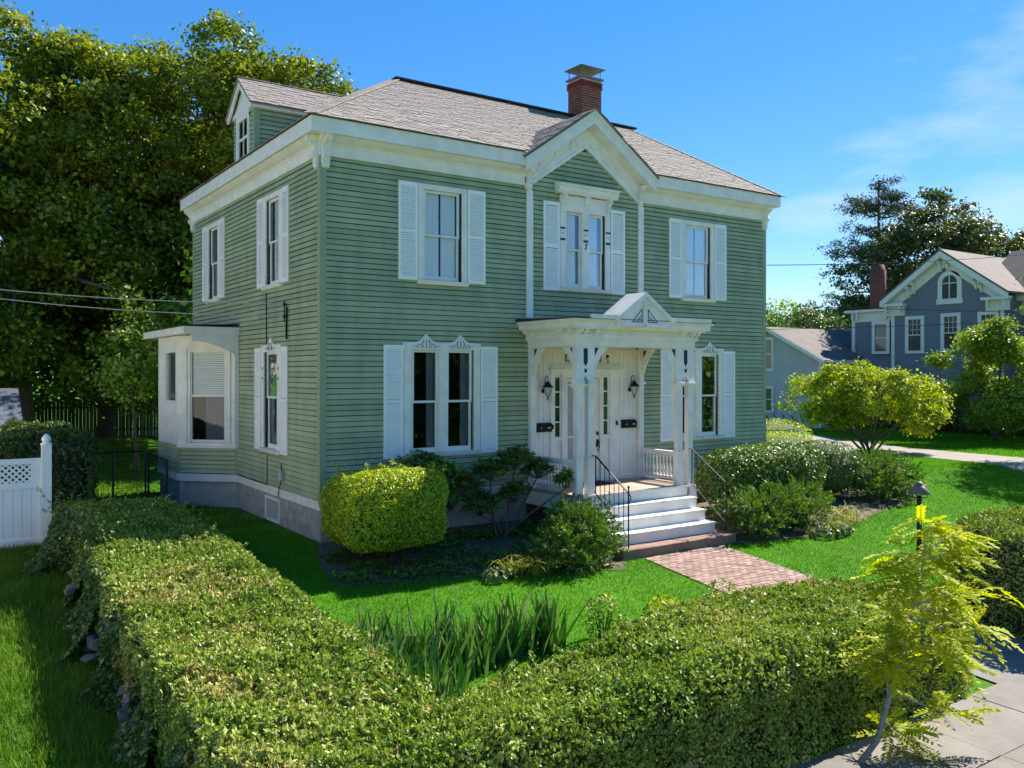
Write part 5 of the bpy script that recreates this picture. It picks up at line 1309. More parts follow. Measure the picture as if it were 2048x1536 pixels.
# ------------------------------------------------------------------ foundation shrubs
bush('boxwood', 'bright yellow-green clipped box shrub at the left front corner', (0.70, -1.40, 0.80), 1.08, .74, .69, 40000, .05, .03, 'lime_leaf', 41, pw=3.9, lumps=.085, lf=3.6)
sprouts(bpy.data.objects['boxwood'], [(0.7 + random.uniform(-1, 1), -1.4 + random.uniform(-.65, .5), 1.40) for _ in range(26)] + [(0.7 + random.uniform(-.9, .9), -1.95, random.uniform(.25, .7)) for _ in range(14)], .14, 3, 'lime_leaf', 42, .045, up=.1, sway=.7)
def rhodo(name, label, c, spots, seed):
    """open evergreen: bare crooked stems ending in whorls of long leaves, each whorl a piece"""
    bz = float(g(c[1])); t = thing(name, label, 'shrub', (c[0], c[1], bz)); rr = np.random.default_rng(seed)
    kinds = []
    for k_ in range(4):
        VV, TT, tt = [], [], []
        for i in range(10):
            a = 2 * math.pi * i / 10 + rr.normal() * .2; el = rr.uniform(-.35, .75); l = .15 * rr.uniform(.75, 1.2); w = l * .34
            d = np.array([math.cos(a) * math.cos(el), math.sin(a) * math.cos(el), math.sin(el)]); s = np.array([-math.sin(a), math.cos(a), 0]); n_ = np.cross(d, s)
            q = [d * .01, d * l * .4 - s * w * .5, d * l * .45 - n_ * .012, d * l * .4 + s * w * .5, d * l - np.array([0, 0, l * .18]), d * l * .75 - s * w * .4 - np.array([0, 0, l * .06]), d * l * .75 + s * w * .4 - np.array([0, 0, l * .06])]
            o_ = len(VV); VV += q; TT += [(o_, o_ + 1, o_ + 2), (o_, o_ + 2, o_ + 3), (o_ + 1, o_ + 5, o_ + 2), (o_ + 2, o_ + 6, o_ + 3), (o_ + 2, o_ + 5, o_ + 4), (o_ + 2, o_ + 4, o_ + 6)]
            tt += [min(.93, rr.random() * .75 + (.35 if k_ == 3 else 0)) if rr.random() > .012 else 1.0] * 6
        me = bpy.data.meshes.new('leaf_whorl'); me.from_pydata([tuple(v) for v in VV], [], TT)
        at = me.attributes.new('tint', 'FLOAT', 'FACE'); at.data.foreach_set('value', tt); me.materials.append(MATS['rhodo']); kinds.append(me)
    m = MB(); b = Vector((c[0], c[1], bz))
    for cx_, cy_, cz_, rx_, rz_, n_ in spots:
        hub = Vector((cx_, cy_, cz_ - rz_ * .6)); m.tube([b + Vector(rr.normal(size=3) * .08), b.lerp(hub, .5) + Vector((rr.normal() * .12, rr.normal() * .1, .05)), hub], .028, .014, 6)
        for _ in range(n_):
            d = unit(rr.normal(size=(1, 3)))[0]; d[2] = abs(d[2]) * 1.0 - .25
            p = Vector((cx_, cy_, cz_)) + Vector((d[0] * rx_, d[1] * rx_ * .7, d[2] * rz_)) * rr.uniform(.45, 1.0)
            p.y = min(p.y, -.13)
            m.tube([hub, hub.lerp(p, .5) + Vector(rr.normal(size=3) * .05), p], .010, .005, 5)
            piece('leaf_whorl', kinds[int(rr.integers(4))], Matrix.Translation(p) @ Matrix.Rotation(rr.uniform(0, 6.28), 4, 'Z') @ Matrix.Rotation(rr.normal() * .35, 4, 'X') @ Matrix.Scale(rr.uniform(1.0, 1.5), 4), t)
    m.build('stems', 'bark', t)
rhodo('rhododendron', 'dense rhododendron rising behind the clipped box shrub', (1.95, -.75, 0), [(1.75, -.7, 1.42, .5, .38, 70), (2.25, -.7, 1.25, .45, .45, 50), (2.4, -.8, .75, .35, .4, 20)], 51)
rhodo('rhododendron', 'leggy rhododendron with bare stems beside the porch lattice', (3.6, -.85, 0), [(2.75, -.75, .95, .38, .4, 34), (3.35, -.8, 1.25, .42, .35, 34), (3.95, -.8, 1.45, .42, .35, 38), (4.45, -.9, 1.2, .38, .3, 30), (3.1, -.8, .55, .5, .35, 34), (3.9, -.9, .75, .45, .3, 26), (4.75, -1.5, 1.0, .3, .25, 14)], 52)
loose_bush('yew', 'spreading green yew left of the front steps', [((3.55, -2.85, -.05), (.5, .45, .42)), ((4.05, -2.75, .22), (.55, .5, .45)), ((4.55, -2.75, .05), (.48, .42, .42)), ((4.15, -2.45, .42), (.42, .4, .36)), ((3.85, -3.05, -.2), (.5, .35, .3)), ((4.65, -2.55, .35), (.32, .3, .3))], 17000, .075, .020, 'yew', 53)
bush('rhododendron', 'big rounded glossy shrub right of the porch', (11.0, -1.45, 0.72), 1.95, .85, .72, 11000, .10, .055, 'glossy_shrub', 54, pw=3.2, lumps=.08)
loose_bush('yew', 'low spreading yew right of the front steps', [((8.75, -2.7, .12), (.55, .5, .4)), ((9.5, -2.65, .2), (.6, .5, .45)), ((10.2, -2.6, .18), (.65, .5, .42)), ((10.9, -2.55, .2), (.65, .5, .4)), ((11.5, -2.5, .05), (.55, .45, .4)), ((9.2, -2.95, -.12), (.6, .35, .3)), ((10.5, -2.95, -.1), (.7, .4, .3))], 20000, .08, .021, 'yew', 55)
bush('round_shrub', 'small-leaved dark round shrub beyond the glossy shrub', (14.1, -1.0, .62), 1.15, .8, .78, 7500, .05, .03, 'privet_dark', 56, pw=2.6, lumps=.06)
loose_bush('yew', 'broad yew at the far end of the shrub bed', [((14.9, -1.5, .35), (.7, .6, .55)), ((15.7, -1.5, .5), (.8, .6, .55)), ((16.5, -1.45, .35), (.8, .6, .5)), ((17.2, -1.5, .1), (.6, .5, .4)), ((15.9, -2.0, .0), (1.0, .4, .35))], 15000, .09, .026, 'yew', 57)
bush('box_hedge', 'low clipped box mound just past the house corner', (15.9, 1.9, .62), 1.35, .9, .75, 6500, .05, .03, 'lime_leaf', 58, pw=3.5, lumps=.06)
bush('box_hedge', 'bright low box mound farther back past the house corner', (19.2, 5.2, .75), 2.0, 1.2, .75, 5500, .07, .04, 'lime_leaf', 59, pw=3.0, lumps=.08)

def blades(name, label, cat, spots, n, H, W, arch, mat, seed, per=1, taper=.1, group=None, lean=.35):
    """clump of strap leaves"""
    rr = np.random.default_rng(seed); sp_ = np.array(spots, float); t0 = sp_.mean(0); base = (t0[0], t0[1], float(g(t0[1])))
    t = thing(name, label, cat, base, group); V_, T_, tt = [], [], []; K = 6
    for i in range(n):
        s = sp_[rr.integers(len(sp_))]; x, y = s[0] + rr.normal() * s[2], s[1] + rr.normal() * s[2] * .8; z = float(g(y)); a = rr.uniform(0, 6.283); h = H * rr.uniform(.6, 1.15); ln = abs(rr.normal()) * lean * h; w = W * rr.uniform(.7, 1.2)
        out = np.array([math.cos(a), math.sin(a), 0]); sd = np.array([-math.sin(a), math.cos(a), 0]); b2 = rr.uniform(0, 6.283); sd = np.array([math.cos(b2), math.sin(b2), 0])
        o_ = len(V_)
        for k_ in range(K):
            s_ = k_ / (K - 1); up = h * (s_ - arch * s_ ** 3 * rr.uniform(.7, 1.1) if arch else s_); rad_ = ln * s_ + arch * h * .75 * s_ ** 2.2
            c = np.array([x, y, z]) + out * rad_ + np.array([0, 0, up]); ww = w * (1 - s_ ** 2.5 * (1 - taper)) * .5
            V_ += [c - sd * ww, c + sd * ww]
        for k_ in range(K - 1): T_.append((o_ + 2 * k_, o_ + 2 * k_ + 1, o_ + 2 * k_ + 3, o_ + 2 * k_ + 2)); tt.append(0)
        tt[-(K - 1):] = [rr.random()] * (K - 1)
    stuff(fast_mesh('leaves', V_, T_, tt, mat, t)); return t
blades('iris', 'bed of upright sword-leaved irises inside the hedge corner', 'iris', [(-1.65, -5.8, .15), (-1.55, -5.4, .2), (-1.05, -5.4, .25), (-1.5, -6.3, .18), (-1.0, -6.1, .25), (-.5, -5.5, .28), (.0, -5.65, .25), (.6, -5.5, .16), (1.2, -5.6, .12), (-1.35, -6.9, .12)], 850, .80, .058, 0.06, 'iris', 61, lean=.30)
blades('daylily', 'arching yellowing daylily clump left of the yew', 'daylily', [(2.75, -2.85, .13), (3.05, -2.95, .12), (2.5, -2.8, .08)], 130, .62, .024, .62, 'lily', 62, lean=.4)
blades('daylily', 'pale arching daylily clump at the lawn edge right of the yew', 'daylily', [(12.0, -3.0, .2), (12.6, -2.7, .2), (11.4, -3.2, .12)], 150, .62, .026, .62, 'lily', 63, lean=.4)
blades('daylily', 'small pale grassy tuft against the inner hedge face', 'daylily', [(3.3, -6.3, .10)], 50, .55, .02, .6, 'lily', 64, lean=.4)
bush('hosta', 'low pale-leaved hosta before the daylilies', (2.2, -2.85, -.38), .30, .24, .16, 260, .13, .08, 'hosta', 65, core=False)
bush('hosta', 'low pale-leaved hosta group under the right yew', (11.0, -3.45, -.44), .62, .24, .2, 420, .13, .08, 'hosta', 66, core=False)
gc = thing('groundcover', 'low leafy groundcover filling the bed before the house front', 'groundcover', (1.5, -1.8, float(g(-1.8)))); rr = np.random.default_rng(71)
Q = rr.uniform((-.5, -3.2), (5, -.2), (16000, 2)); Q = Q[in_poly(Q, [(-.45, -2.2), (1.2, -2.4), (2.8, -2.7), (4.6, -3.25), (5.0, -2.3), (4.7, -.3), (-.1, -.3), (-.45, -1.2)])]; P = np.c_[Q, g(Q[:, 1])]; k_ = vnoise(P, 2.4, 3) + .4 * vnoise(P, 6, 5) > -.12; P = P[k_]; P[:, 2] += .015 + .11 * rr.random(len(P)) * np.clip(.6 + vnoise(P, 3.1, 2), 0, 1.2)
foliage('foliage', P, np.tile(np.array([0, 0, 1.0]), (len(P), 1)), .075, .045, 'yew', gc, seed=72, spread=.55, clump=.5)
bush('groundcover', 'dark creeping groundcover under the clipped box shrub', (1.6, -2.0, -.22), .9, .4, .14, 1500, .06, .035, 'privet_dark', 67, core=False, lumps=.2)
bush('seedling_shrub', 'small leafy seedling shrub behind the irises', (2.15, -5.75, -.45), .26, .24, .38, 700, .06, .035, 'privet', 68, core=False)
bush('seedling_shrub', 'yellow-leaved seedling between irises and front hedge', (3.05, -6.1, -.5), .34, .26, .34, 500, .09, .05, 'bright_shrub', 69, core=False)
bush('seedling_shrub', 'loose green seedling sprouting at the inner hedge edge', (4.1, -6.3, -.4), .32, .26, .4, 500, .06, .035, 'privet', 70, core=False)

# ------------------------------------------------------------------ sapling on the pavement edge
def sapling():
    b = Vector((2.45, -9.78, -1.2)); t = thing('sapling', 'slender sapling with yellow-green compound leaves on the pavement', 'tree', tuple(b)); rr = np.random.default_rng(81)
    def pt(px, py, d=0.0):          # trunk leans in its own upright plane, square to the street
        q = ray(px, py); k_ = (b - CAM).dot(_F) + d; return CAM + q * k_
    trunk = [b - Vector((0, 0, .05)), pt(1755, 1480), pt(1776, 1400), pt(1795, 1340), pt(1812, 1270), pt(1826, 1215, .1), pt(1840, 1160, .15), pt(1850, 1105, .2), pt(1856, 1060, .2)]
    MB().tube(trunk, .038, .010, 8).build('trunk', 'bark_pale', t, True)
    ends = [((1790, 1385, 0), (1850, 1415, .2), (1925, 1425, .35)), ((1795, 1345, 0), (1765, 1300, -.2), (1770, 1275, -.2)), ((1805, 1300, 0), (1870, 1285, .3), (1915, 1300, .4)), ((1820, 1240, 0), (1895, 1235, .3), (1970, 1265, .5)), ((1826, 1215, .1), (1895, 1175, .4), (1960, 1185, .6)), ((1832, 1190, .1), (1805, 1160, -.2), (1800, 1145, -.2)), ((1840, 1160, .15), (1815, 1120, -.2), (1815, 1105, -.3)), ((1846, 1120, .2), (1890, 1105, .4), (1925, 1110, .5)), ((1850, 1105, .2), (1885, 1075, .3), (1920, 1070, .4)), ((1765, 1440, 0), (1790, 1460, .1), (1840, 1490, .2)), ((1856, 1060, .2), (1858, 1055, .1), (1862, 1050, .1)), ((1812, 1270, 0), (1775, 1240, -.3), (1785, 1225, -.3)), ((1776, 1400, 0), (1772, 1330, -.4), (1768, 1310, -.5)), ((1826, 1215, .1), (1865, 1165, -.3), (1905, 1195, -.5)), ((1812, 1270, 0), (1865, 1265, -.4), (1900, 1320, -.5)), ((1840, 1160, .15), (1875, 1125, .5), (1895, 1095, .7))]
    kinds = []
    for k_ in range(5):
        VV, TT, tt = [], [], []; n_ = 9 + k_ % 3; Lr = .36 + .03 * k_; tv = rr.random() * .6
        ax = lambda s: np.array([Lr * s, 0, -.16 * Lr * s - .5 * Lr * s * s * .8])
        o_ = 0; VV += [ax(0) + (0, .004, 0), ax(0) - (0, .004, 0), ax(1) + (0, .002, 0), ax(1) - (0, .002, 0), ax(.5) + (0, .003, .0), ax(.5) - (0, .003, 0)]; TT += [(0, 1, 5, 4), (4, 5, 3, 2)]; tt += [.2, .2]
        for i in range(n_):
            s = .18 + .82 * i / (n_ - 1)
            for sg in ((-1, 1) if i < n_ - 1 else (0,)):
                c = ax(s); l = .105 * rr.uniform(.8, 1.15); w = l * .46
                d = np.array([.55, sg * .85, -.35 + rr.normal() * .15]) if sg else np.array([1, 0, -.8]); d /= np.linalg.norm(d); sdv = np.cross(d, np.array([0, 0, 1])); sdv /= np.linalg.norm(sdv)
                o_ = len(VV); VV += [c, c + d * l * .45 - sdv * w * .5, c + d * l, c + d * l * .45 + sdv * w * .5]; TT += [(o_, o_ + 1, o_ + 2, o_ + 3)]; tt += [min(1, max(0, tv + rr.random() * .5))]
        me = bpy.data.meshes.new('compound_leaf'); me.from_pydata([tuple(v) for v in VV], [], TT); at = me.attributes.new('tint', 'FLOAT', 'FACE'); at.data.foreach_set('value', tt); me.materials.append(MATS['yellow_leaf']); kinds.append(me)
    n = 0; XV, XT, XX = [], [], []
    for a, m_, e in ends:
        A_, M_, E_ = pt(*a), pt(*m_), pt(*e); MB().tube([A_, M_.lerp(A_.lerp(E_, .5), .3), E_], .012, .004, 5).build('branch', 'bark_pale', t)
        for i in range(18):
            s = rr.uniform(.28, 1.08); p = A_.lerp(M_, s * 2) if s < .5 else M_.lerp(E_, (s - .5) * 2)
            ang = math.atan2((E_ - A_).y, (E_ - A_).x) + rr.normal() * .9
            piece('leaf', kinds[int(rr.integers(5))], Matrix.Translation(p + Vector(rr.normal(size=3) * .03)) @ Matrix.Rotation(ang, 4, 'Z') @ Matrix.Rotation(rr.normal() * .3, 4, 'X') @ Matrix.Rotation(-.25 + rr.normal() * .3, 4, 'Y') @ Matrix.Scale(rr.uniform(.6, .95), 4), t); n += 1
        for i in range(8):
            s = rr.uniform(.4, 1.08); p = A_.lerp(M_, s * 2) if s < .5 else M_.lerp(E_, (s - .5) * 2); me = kinds[int(rr.integers(5))]
            M = Matrix.Translation(p + Vector(rr.normal(size=3) * .07)) @ Matrix.Rotation(rr.uniform(0, 6.28), 4, 'Z') @ Matrix.Rotation(rr.normal() * .35, 4, 'X') @ Matrix.Rotation(-.1 + rr.normal() * .35, 4, 'Y') @ Matrix.Scale(rr.uniform(.6, .95), 4)
            o_ = len(XV); XV += [tuple(M @ v.co) for v in me.vertices]; XT += [tuple(o_ + k_ for k_ in q_.vertices) for q_ in me.polygons]; XX += [d_.value for d_ in me.attributes['tint'].data]
    stuff(fast_mesh('leaf_mass', XV, XT, XX, 'yellow_leaf', t))
sapling()

# lamp post on the lawn
lb = Vector((11.5, -5.25, float(g(-5.25)))); t = thing('lamp_post', 'short brown garden lamp post with a conical metal cap on the lawn', 'lamp', tuple(lb))
MB().tube([lb - Vector((0, 0, .1)), lb + Vector((0, 0, 1.32))], .055, .05, 10).build('post', 'lamp_post', t, True)
MB().lathe(tuple(lb), [(.045, 1.30), (.07, 1.33), (.075, 1.38), (.05, 1.40)], 10).build('lamp_glass', 'glass_dim', t, True)
MB().lathe(tuple(lb), [(.02, 1.62), (.075, 1.60), (.075, 1.555), (.11, 1.53), (.235, 1.375), (.23, 1.365), (.05, 1.42)], 16).build('cap', 'lamp_cap', t, True)
m = MB()
for k_ in range(3): a = 2.1 * k_ + .4; m.tube([lb + Vector((.05 * math.cos(a), .05 * math.sin(a), 1.28)), lb + Vector((.19 * math.cos(a), .19 * math.sin(a), 1.30)), lb + Vector((.21 * math.cos(a), .21 * math.sin(a), 1.38))], .008, n=5)
m.build('strut', 'lamp_post', t)

# ------------------------------------------------------------------ left yard: fence, wall stones, gate
wf = thing('vinyl_fence', 'white vinyl fence with lattice top at the left edge', 'fence', (-4.36, 2.64, 0))
m = MB(); m.box(-4.44, -4.28, 2.56, 2.72, -.05, 1.90); m.lathe((-4.36, 2.64, 1.90), [(.10, 0), (.10, .03), (.06, .05), (.085, .09), (.075, .14), (.03, .19), (.004, .21)], 12); m.build('post', 'vinyl', wf)
for x1 in (-4.44, -6.90):
    x0 = x1 - 2.3
    m = MB(); m.box(x0, x1, 2.60, 2.68, 1.56, 1.66); m.box(x0, x1, 2.60, 2.68, 1.10, 1.22); m.box(x0, x1, 2.60, 2.68, .04, .18); m.box(x1 - .18, x1, 2.61, 2.67, 1.22, 1.56); m.box(x0, x0 + .14, 2.605, 2.665, 1.22, 1.56); m.build('rail', 'vinyl', wf)
    for i in range(15):
        a = x0 + .01 + i * .152
        MB().box(a, a + .147, 2.62, 2.66, .18, 1.10).build('picket', 'vinyl', wf)
    for sg in (-1, 1):
        s = x0 + .14 - .34
        while s < x1 - .18:
            a, b = (s, 1.22), (s + .34, 1.56)
            if sg < 0: a, b = (s, 1.56), (s + .34, 1.22)
            t0 = max(0, (x0 + .14 - a[0]) / .34); t1 = min(1, (x1 - .18 - a[0]) / .34)
            if t1 > t0 + .1:
                q = lambda u: Vector((a[0] + .34 * u, 2.64 + sg * .008, a[1] + (b[1] - a[1]) * u))
                MB().bar(q(t0), q(t1), .036, .012, (0, 1, 0)).build('lattice_strip', 'vinyl', wf)
            s += .113
    MB().box(x0 - .15, x0, 2.56, 2.72, -.05, 1.9).build('post', 'vinyl', wf) if x1 < -5 else MB().box(-6.895, -6.745, 2.56, 2.72, -.05, 1.9).build('post', 'vinyl', wf)
# loose stones of an old dry wall along the hedge foot
sr = np.random.default_rng(91)
dry = thing('dry_stone_wall', 'low tumbled dry stone wall along the foot of the hedge', 'wall', (-4.6, -4, float(g(-4))))
for i in range(34):
    y = sr.uniform(-8.6, 0.4); x = -4.36 + sr.normal() * .07; z = float(g(y)) + sr.uniform(.02, .34) * max(0, 1 - abs(x + 4.42) * 1.5); r3 = sr.uniform(.09, .18, 3) * np.array([1, 1.25, .62])
    bm = bmesh.new(); bmesh.ops.create_icosphere(bm, subdivisions=1, radius=1)
    for v in bm.verts: v.co = Vector([max(-.72, min(.72, c_ * (1 + sr.normal() * .18))) for c_ in v.co])
    me = bpy.data.meshes.new('stone'); bm.to_mesh(me); bm.free(); me.materials.append(MATS['stone'])
    piece('stone', me, Matrix.Translation((x, y, z)) @ Matrix.Rotation(sr.uniform(0, 3), 4, 'Z') @ Matrix.Rotation(sr.normal() * .3, 4, 'X') @ Matrix.Diagonal((*r3, 1)), dry)
def wire_fence(p, q, h, label, posts, top_arch=False, cell=.11):
    p, q = Vector(p), Vector(q); t = thing('wire_fence', label, 'fence', tuple(p)); d = (q - p); L = d.length; u = d / L; n = int(L / cell)
    for i in range(posts + 1): c = p + u * (L * i / posts); MB().tube([c - Vector((0, 0, .1)), c + Vector((0, 0, h + .05))], .03, n=6).build('post', 'old_wood', t)
    m = MB()
    for i in range(n + 1): c = p + u * (L * i / n); m.tube([c + Vector((0, 0, .05)), c + Vector((0, 0, h))], .0045, n=4)
    for k_ in range(int(h / .14) + 1): z = .06 + k_ * .14; m.tube([p + Vector((0, 0, z)), q + Vector((0, 0, z))], .0045, n=4)
    stuff(m.build('mesh', 'wire', t))
    MB().tube([p + Vector((0, 0, h)), q + Vector((0, 0, h))], .016, n=6).build('top_rail', 'wire', t)
wire_fence((-2.95, 8.9, 0), (-1.35, 8.9, 0), 1.15, 'rusty wire mesh gate between dark hedge and bay', 2)
wire_fence((-1.45, 6.0, 0), (-1.30, 8.8, 0), 1.12, 'short wire mesh panel standing close to the bay', 1)
# dark board fence at the back of the garden
bf = thing('board_fence', 'dark weathered board fence under the big maples', 'fence', (3, 32, 0))
x = -12.0
ob = unit_box('old_wood', 'board')
while x < 10:
    w = random.uniform(.14, .18); piece('board', ob, Matrix.Translation((x + w / 2, 30.5 + random.uniform(-.02, .02), 0)) @ Matrix.Diagonal((w - .012, .025, 1.9 + random.uniform(-.05, .05), 1)), bf); x += w
MB().box(-12, 10, 30.53, 30.6, .35, .45).build('rail', 'old_wood', bf); MB().box(-12, 10, 30.53, 30.6, 1.5, 1.6).build('rail', 'old_wood', bf)
# shed with a blue-grey shingled roof at the left edge
sd_ = thing('garden_shed', 'small shed with blue-grey shingled roof behind the fence', 'shed', (-5.8, 13.4, 0))
MB().box(-7.4, -4.2, 11.9, 15.0, 0, 1.75).build('wall', 'shutter', sd_)
m = MB(); rise = .45
P_ = [Vector((-7.6, 11.55, 1.55)), Vector((-3.95, 11.55, 1.55)), Vector((-3.95, 13.4, 2.75)), Vector((-7.6, 13.4, 2.75))]
m.add(P_ + [q + Vector((0, .0, .04)) for q in P_], BOXF); P2 = [Vector((-7.6, 15.3, 1.55)), Vector((-3.95, 15.3, 1.55)), Vector((-3.95, 13.4, 2.75)), Vector((-7.6, 13.4, 2.75))]; m.add(P2 + [q + Vector((0, 0, .04)) for q in P2], BOXF)
rf = m.build('roof', 'shed_roof', sd_); us2 = unit_box('shed_roof', 'roof_shingle'); vv = (P_[3] - P_[0]).normalized(); nn = Vector((1, 0, 0)).cross(vv).normalized()
for r_ in range(10):
    a = -7.6 - .1 * (r_ % 2)
    while a < -3.95: 
        w = random.uniform(.2, .34); c = Vector((a + w / 2, P_[0].y, P_[0].z)) + vv * (r_ * .215 + .1) + nn * .045; a += w
        if c.x < -4.0: piece('shingle', us2, axes(c, Vector((1, 0, 0)) * (w - .01), (vv - nn * .05) * .24, nn * .02), rf)

# ------------------------------------------------------------------ unseen house added at left to bounce warm light onto the side wall
nb = thing('unseen_bounce_house', 'unseen cream house added at left to bounce warm light onto the side wall', 'house', (-15, 4, 0))
pm('cream_siding', (0.72, 0.66, 0.54), 0.6, 0.08, 3)
MB().box(-19, -11.5, -4.5, 10.5, -.7, 6.2).build('wall', 'cream_siding', nb)
m = MB(); m.add([(-19.4, -4.9, 6.2), (-11.1, -4.9, 6.2), (-11.1, 10.9, 6.2), (-19.4, 10.9, 6.2), (-15.25, -4.9, 9.2), (-15.25, 10.9, 9.2)], [(0, 1, 4), (1, 2, 5, 4), (2, 3, 5), (3, 0, 4, 5), (3, 2, 1, 0)]); m.build('roof', 'grey_roof', nb)
NF = Frame((-11.5, 0, 0), (0, 1, 0), (1, 0, 0))
for yy in (-2.5, 1.0, 4.5, 8.0):
    for zz in (1.0, 3.9):
        m = MB(); m.fbox(NF, yy - .6, yy + .6, zz, zz + 1.75, 0, .05); w_ = m.build('window', 'white', nb); MB().fbox(NF, yy - .42, yy + .42, zz + .15, zz + 1.6, .0505, .056).build('pane', 'dark_pane', w_)

# ------------------------------------------------------------------ trees
def crown_at(px, py, d, rx, rz, ry=None):
    q = at_depth(px, py, d); return ((q.x, q.y, q.z), (rx, ry or rx, rz))
b1 = at_depth(395, 900, 37); b1.z = 0
tree('maple_tree', 'big yellow-green maple standing behind the house', tuple(b1), [crown_at(380, 380, 37, 5.2, 5.6), crown_at(490, 250, 36, 3.6, 3.2), crown_at(590, 285, 36, 2.4, 2.9), crown_at(540, 260, 36, 2.0, 1.6), crown_at(330, 590, 35, 4.6, 4.2), crown_at(250, 360, 37, 4.0, 4.8), crown_at(350, 210, 37, 3.0, 2.3), crown_at(440, 560, 36, 3.5, 4.5)], 2500, 58, .30, .19, .15, 'maple', 101, .5, limbs=26, bough=170, br=1.35)
b2 = at_depth(40, 900, 33); b2.z = 0
tree('maple_tree', 'nearer maple with orange-tinged leaves at the left edge', tuple(b2), [crown_at(40, 340, 33, 4.4, 5.0), crown_at(130, 250, 33, 2.6, 2.5), crown_at(0, 170, 33, 2.3, 2.3), crown_at(60, 590, 32, 4.6, 3.8), crown_at(-60, 430, 33, 4, 5.6)], 1900, 58, .30, .19, .15, 'maple', 102, .5, limbs=24, bough=140, br=1.25)
b3 = at_depth(210, 900, 44); b3.z = 0
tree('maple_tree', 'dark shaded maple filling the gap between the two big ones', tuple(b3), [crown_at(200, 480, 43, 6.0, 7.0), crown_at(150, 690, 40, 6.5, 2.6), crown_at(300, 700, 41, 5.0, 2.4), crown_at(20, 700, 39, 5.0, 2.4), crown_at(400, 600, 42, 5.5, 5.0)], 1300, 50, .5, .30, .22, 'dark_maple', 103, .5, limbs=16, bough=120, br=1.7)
b4 = at_depth(275, 880, 27); b4.z = 0
tree('small_tree', 'small sunlit leafy tree beside the bay window', tuple(b4), [crown_at(268, 705, 27, .95, 1.0), crown_at(255, 750, 27, .8, .8)], 90, 40, .22, .15, .10, 'privet', 104, .07, limbs=8)
b5 = Vector((25.4, 5.0, 0))
cb = [crown_at(1665, 805, 35.6, 1.6, .95), crown_at(1740, 790, 35.6, 1.7, 1.15), crown_at(1815, 800, 35.6, 1.5, 1.0), crown_at(1700, 765, 36.0, 1.2, .6), crown_at(1640, 825, 35.0, .9, .55), crown_at(1850, 830, 35.2, .9, .6)]
tree('multi_stem_shrub', 'vase-shaped multi-stemmed shrub with bright lime leaves by the drive', tuple(b5), cb, 620, 48, .17, .13, .09, 'bright_shrub', 105, 0.055, stems=11, bough=70, br=.55, limbs=10, cat='shrub', shell=.5)
b6 = at_depth(1990, 893, 41); b6.z = 0
tree('street_tree', 'rounded green tree before the grey house at the right edge', tuple(b6), [crown_at(1960, 760, 41, 2.2, 1.9), crown_at(2040, 730, 41, 2.0, 2.2), crown_at(1930, 800, 40.5, 1.7, 1.2), crown_at(2060, 800, 40.5, 2.0, 1.3), crown_at(2000, 690, 41, 1.2, .9)], 900, 46, .2, .15, .11, 'street_leaf', 106, .11, limbs=14, bough=60, br=.7)
bp_ = at_depth(1755, 850, 66); bp_.z = 0
def pine():
    t = thing('pine_tree', 'tall open pine towering behind the grey house', 'tree', tuple(bp_)); rr = np.random.default_rng(107); m = MB(); top = at_depth(1757, 360, 66)
    m.tube([bp_, bp_.lerp(top, .5) + Vector((.2, 0, 0)), top], .42, .05, 8); PP, NN = [], []
    for i in range(58):
        s = rr.uniform(.36, 1.0) if i > 10 else rr.uniform(.34, .5); st = bp_.lerp(top, s); a = rr.uniform(0, 6.283); l = (5.2 * (1.12 - s) ** .5) * rr.uniform(.45, 1.0) if s < .93 else rr.uniform(.8, 1.8)
        e = st + Vector((math.cos(a) * l, math.sin(a) * l, l * rr.uniform(-.05, .32))); m.tube([st, st.lerp(e, .5) + Vector((0, 0, -.12 * l)), e], .09, .02, 5)
        for k_ in range(int(3 + l * 1.6)):
            c = st.lerp(e, rr.uniform(.45, 1.05)) + Vector(rr.normal(size=3) * np.array([.42, .42, .22])); q = rr.normal(size=(50, 3)) * np.array([.30, .30, .15]); PP.append(q + np.array(c)); NN.append(unit(q + np.array([0, 0, .3])))
    foliage('crown', np.concatenate(PP), np.concatenate(NN), .30, .075, 'pine', t, seed=107, spread=1.2); m.build('trunk', 'bark', t, True)
pine()
b8 = at_depth(1880, 850, 62); b8.z = 0
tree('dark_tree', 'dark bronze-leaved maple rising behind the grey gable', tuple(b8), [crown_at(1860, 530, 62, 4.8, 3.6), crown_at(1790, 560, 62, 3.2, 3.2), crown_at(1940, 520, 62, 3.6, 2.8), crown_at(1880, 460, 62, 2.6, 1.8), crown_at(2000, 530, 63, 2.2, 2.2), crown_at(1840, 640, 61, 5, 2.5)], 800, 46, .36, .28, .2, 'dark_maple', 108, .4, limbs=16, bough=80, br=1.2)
bz_ = Vector((30.5, -1.8, float(g(-1.8))))
tree('street_tree', 'shade tree just beyond the right edge by the drive', tuple(bz_), [((30.5, -1.8, 6.8), (2.5, 2.4, 2.0)), ((31.0, -.9, 5.8), (1.9, 1.9, 1.6))], 260, 44, .32, .2, .14, 'yew', 109, .16, limbs=10)
tree('garden_tree', 'broad tree hidden behind the house, shading the back garden', (5.5, 15.5, 0), [((5.5, 15.5, 6.0), (3.4, 3.2, 2.8)), ((3.0, 15.0, 5.0), (2.4, 2.2, 2.0))], 260, 40, .5, .3, .22, 'yew', 110, .25, limbs=8, bough=40, br=1.1)
tl = [(1555, 640, 150, 5.5, 3.2), (1600, 645, 140, 4.5, 2.6), (1650, 655, 120, 5.0, 2.6), (1692, 660, 115, 4.2, 2.6), (1535, 650, 150, 4, 3)]
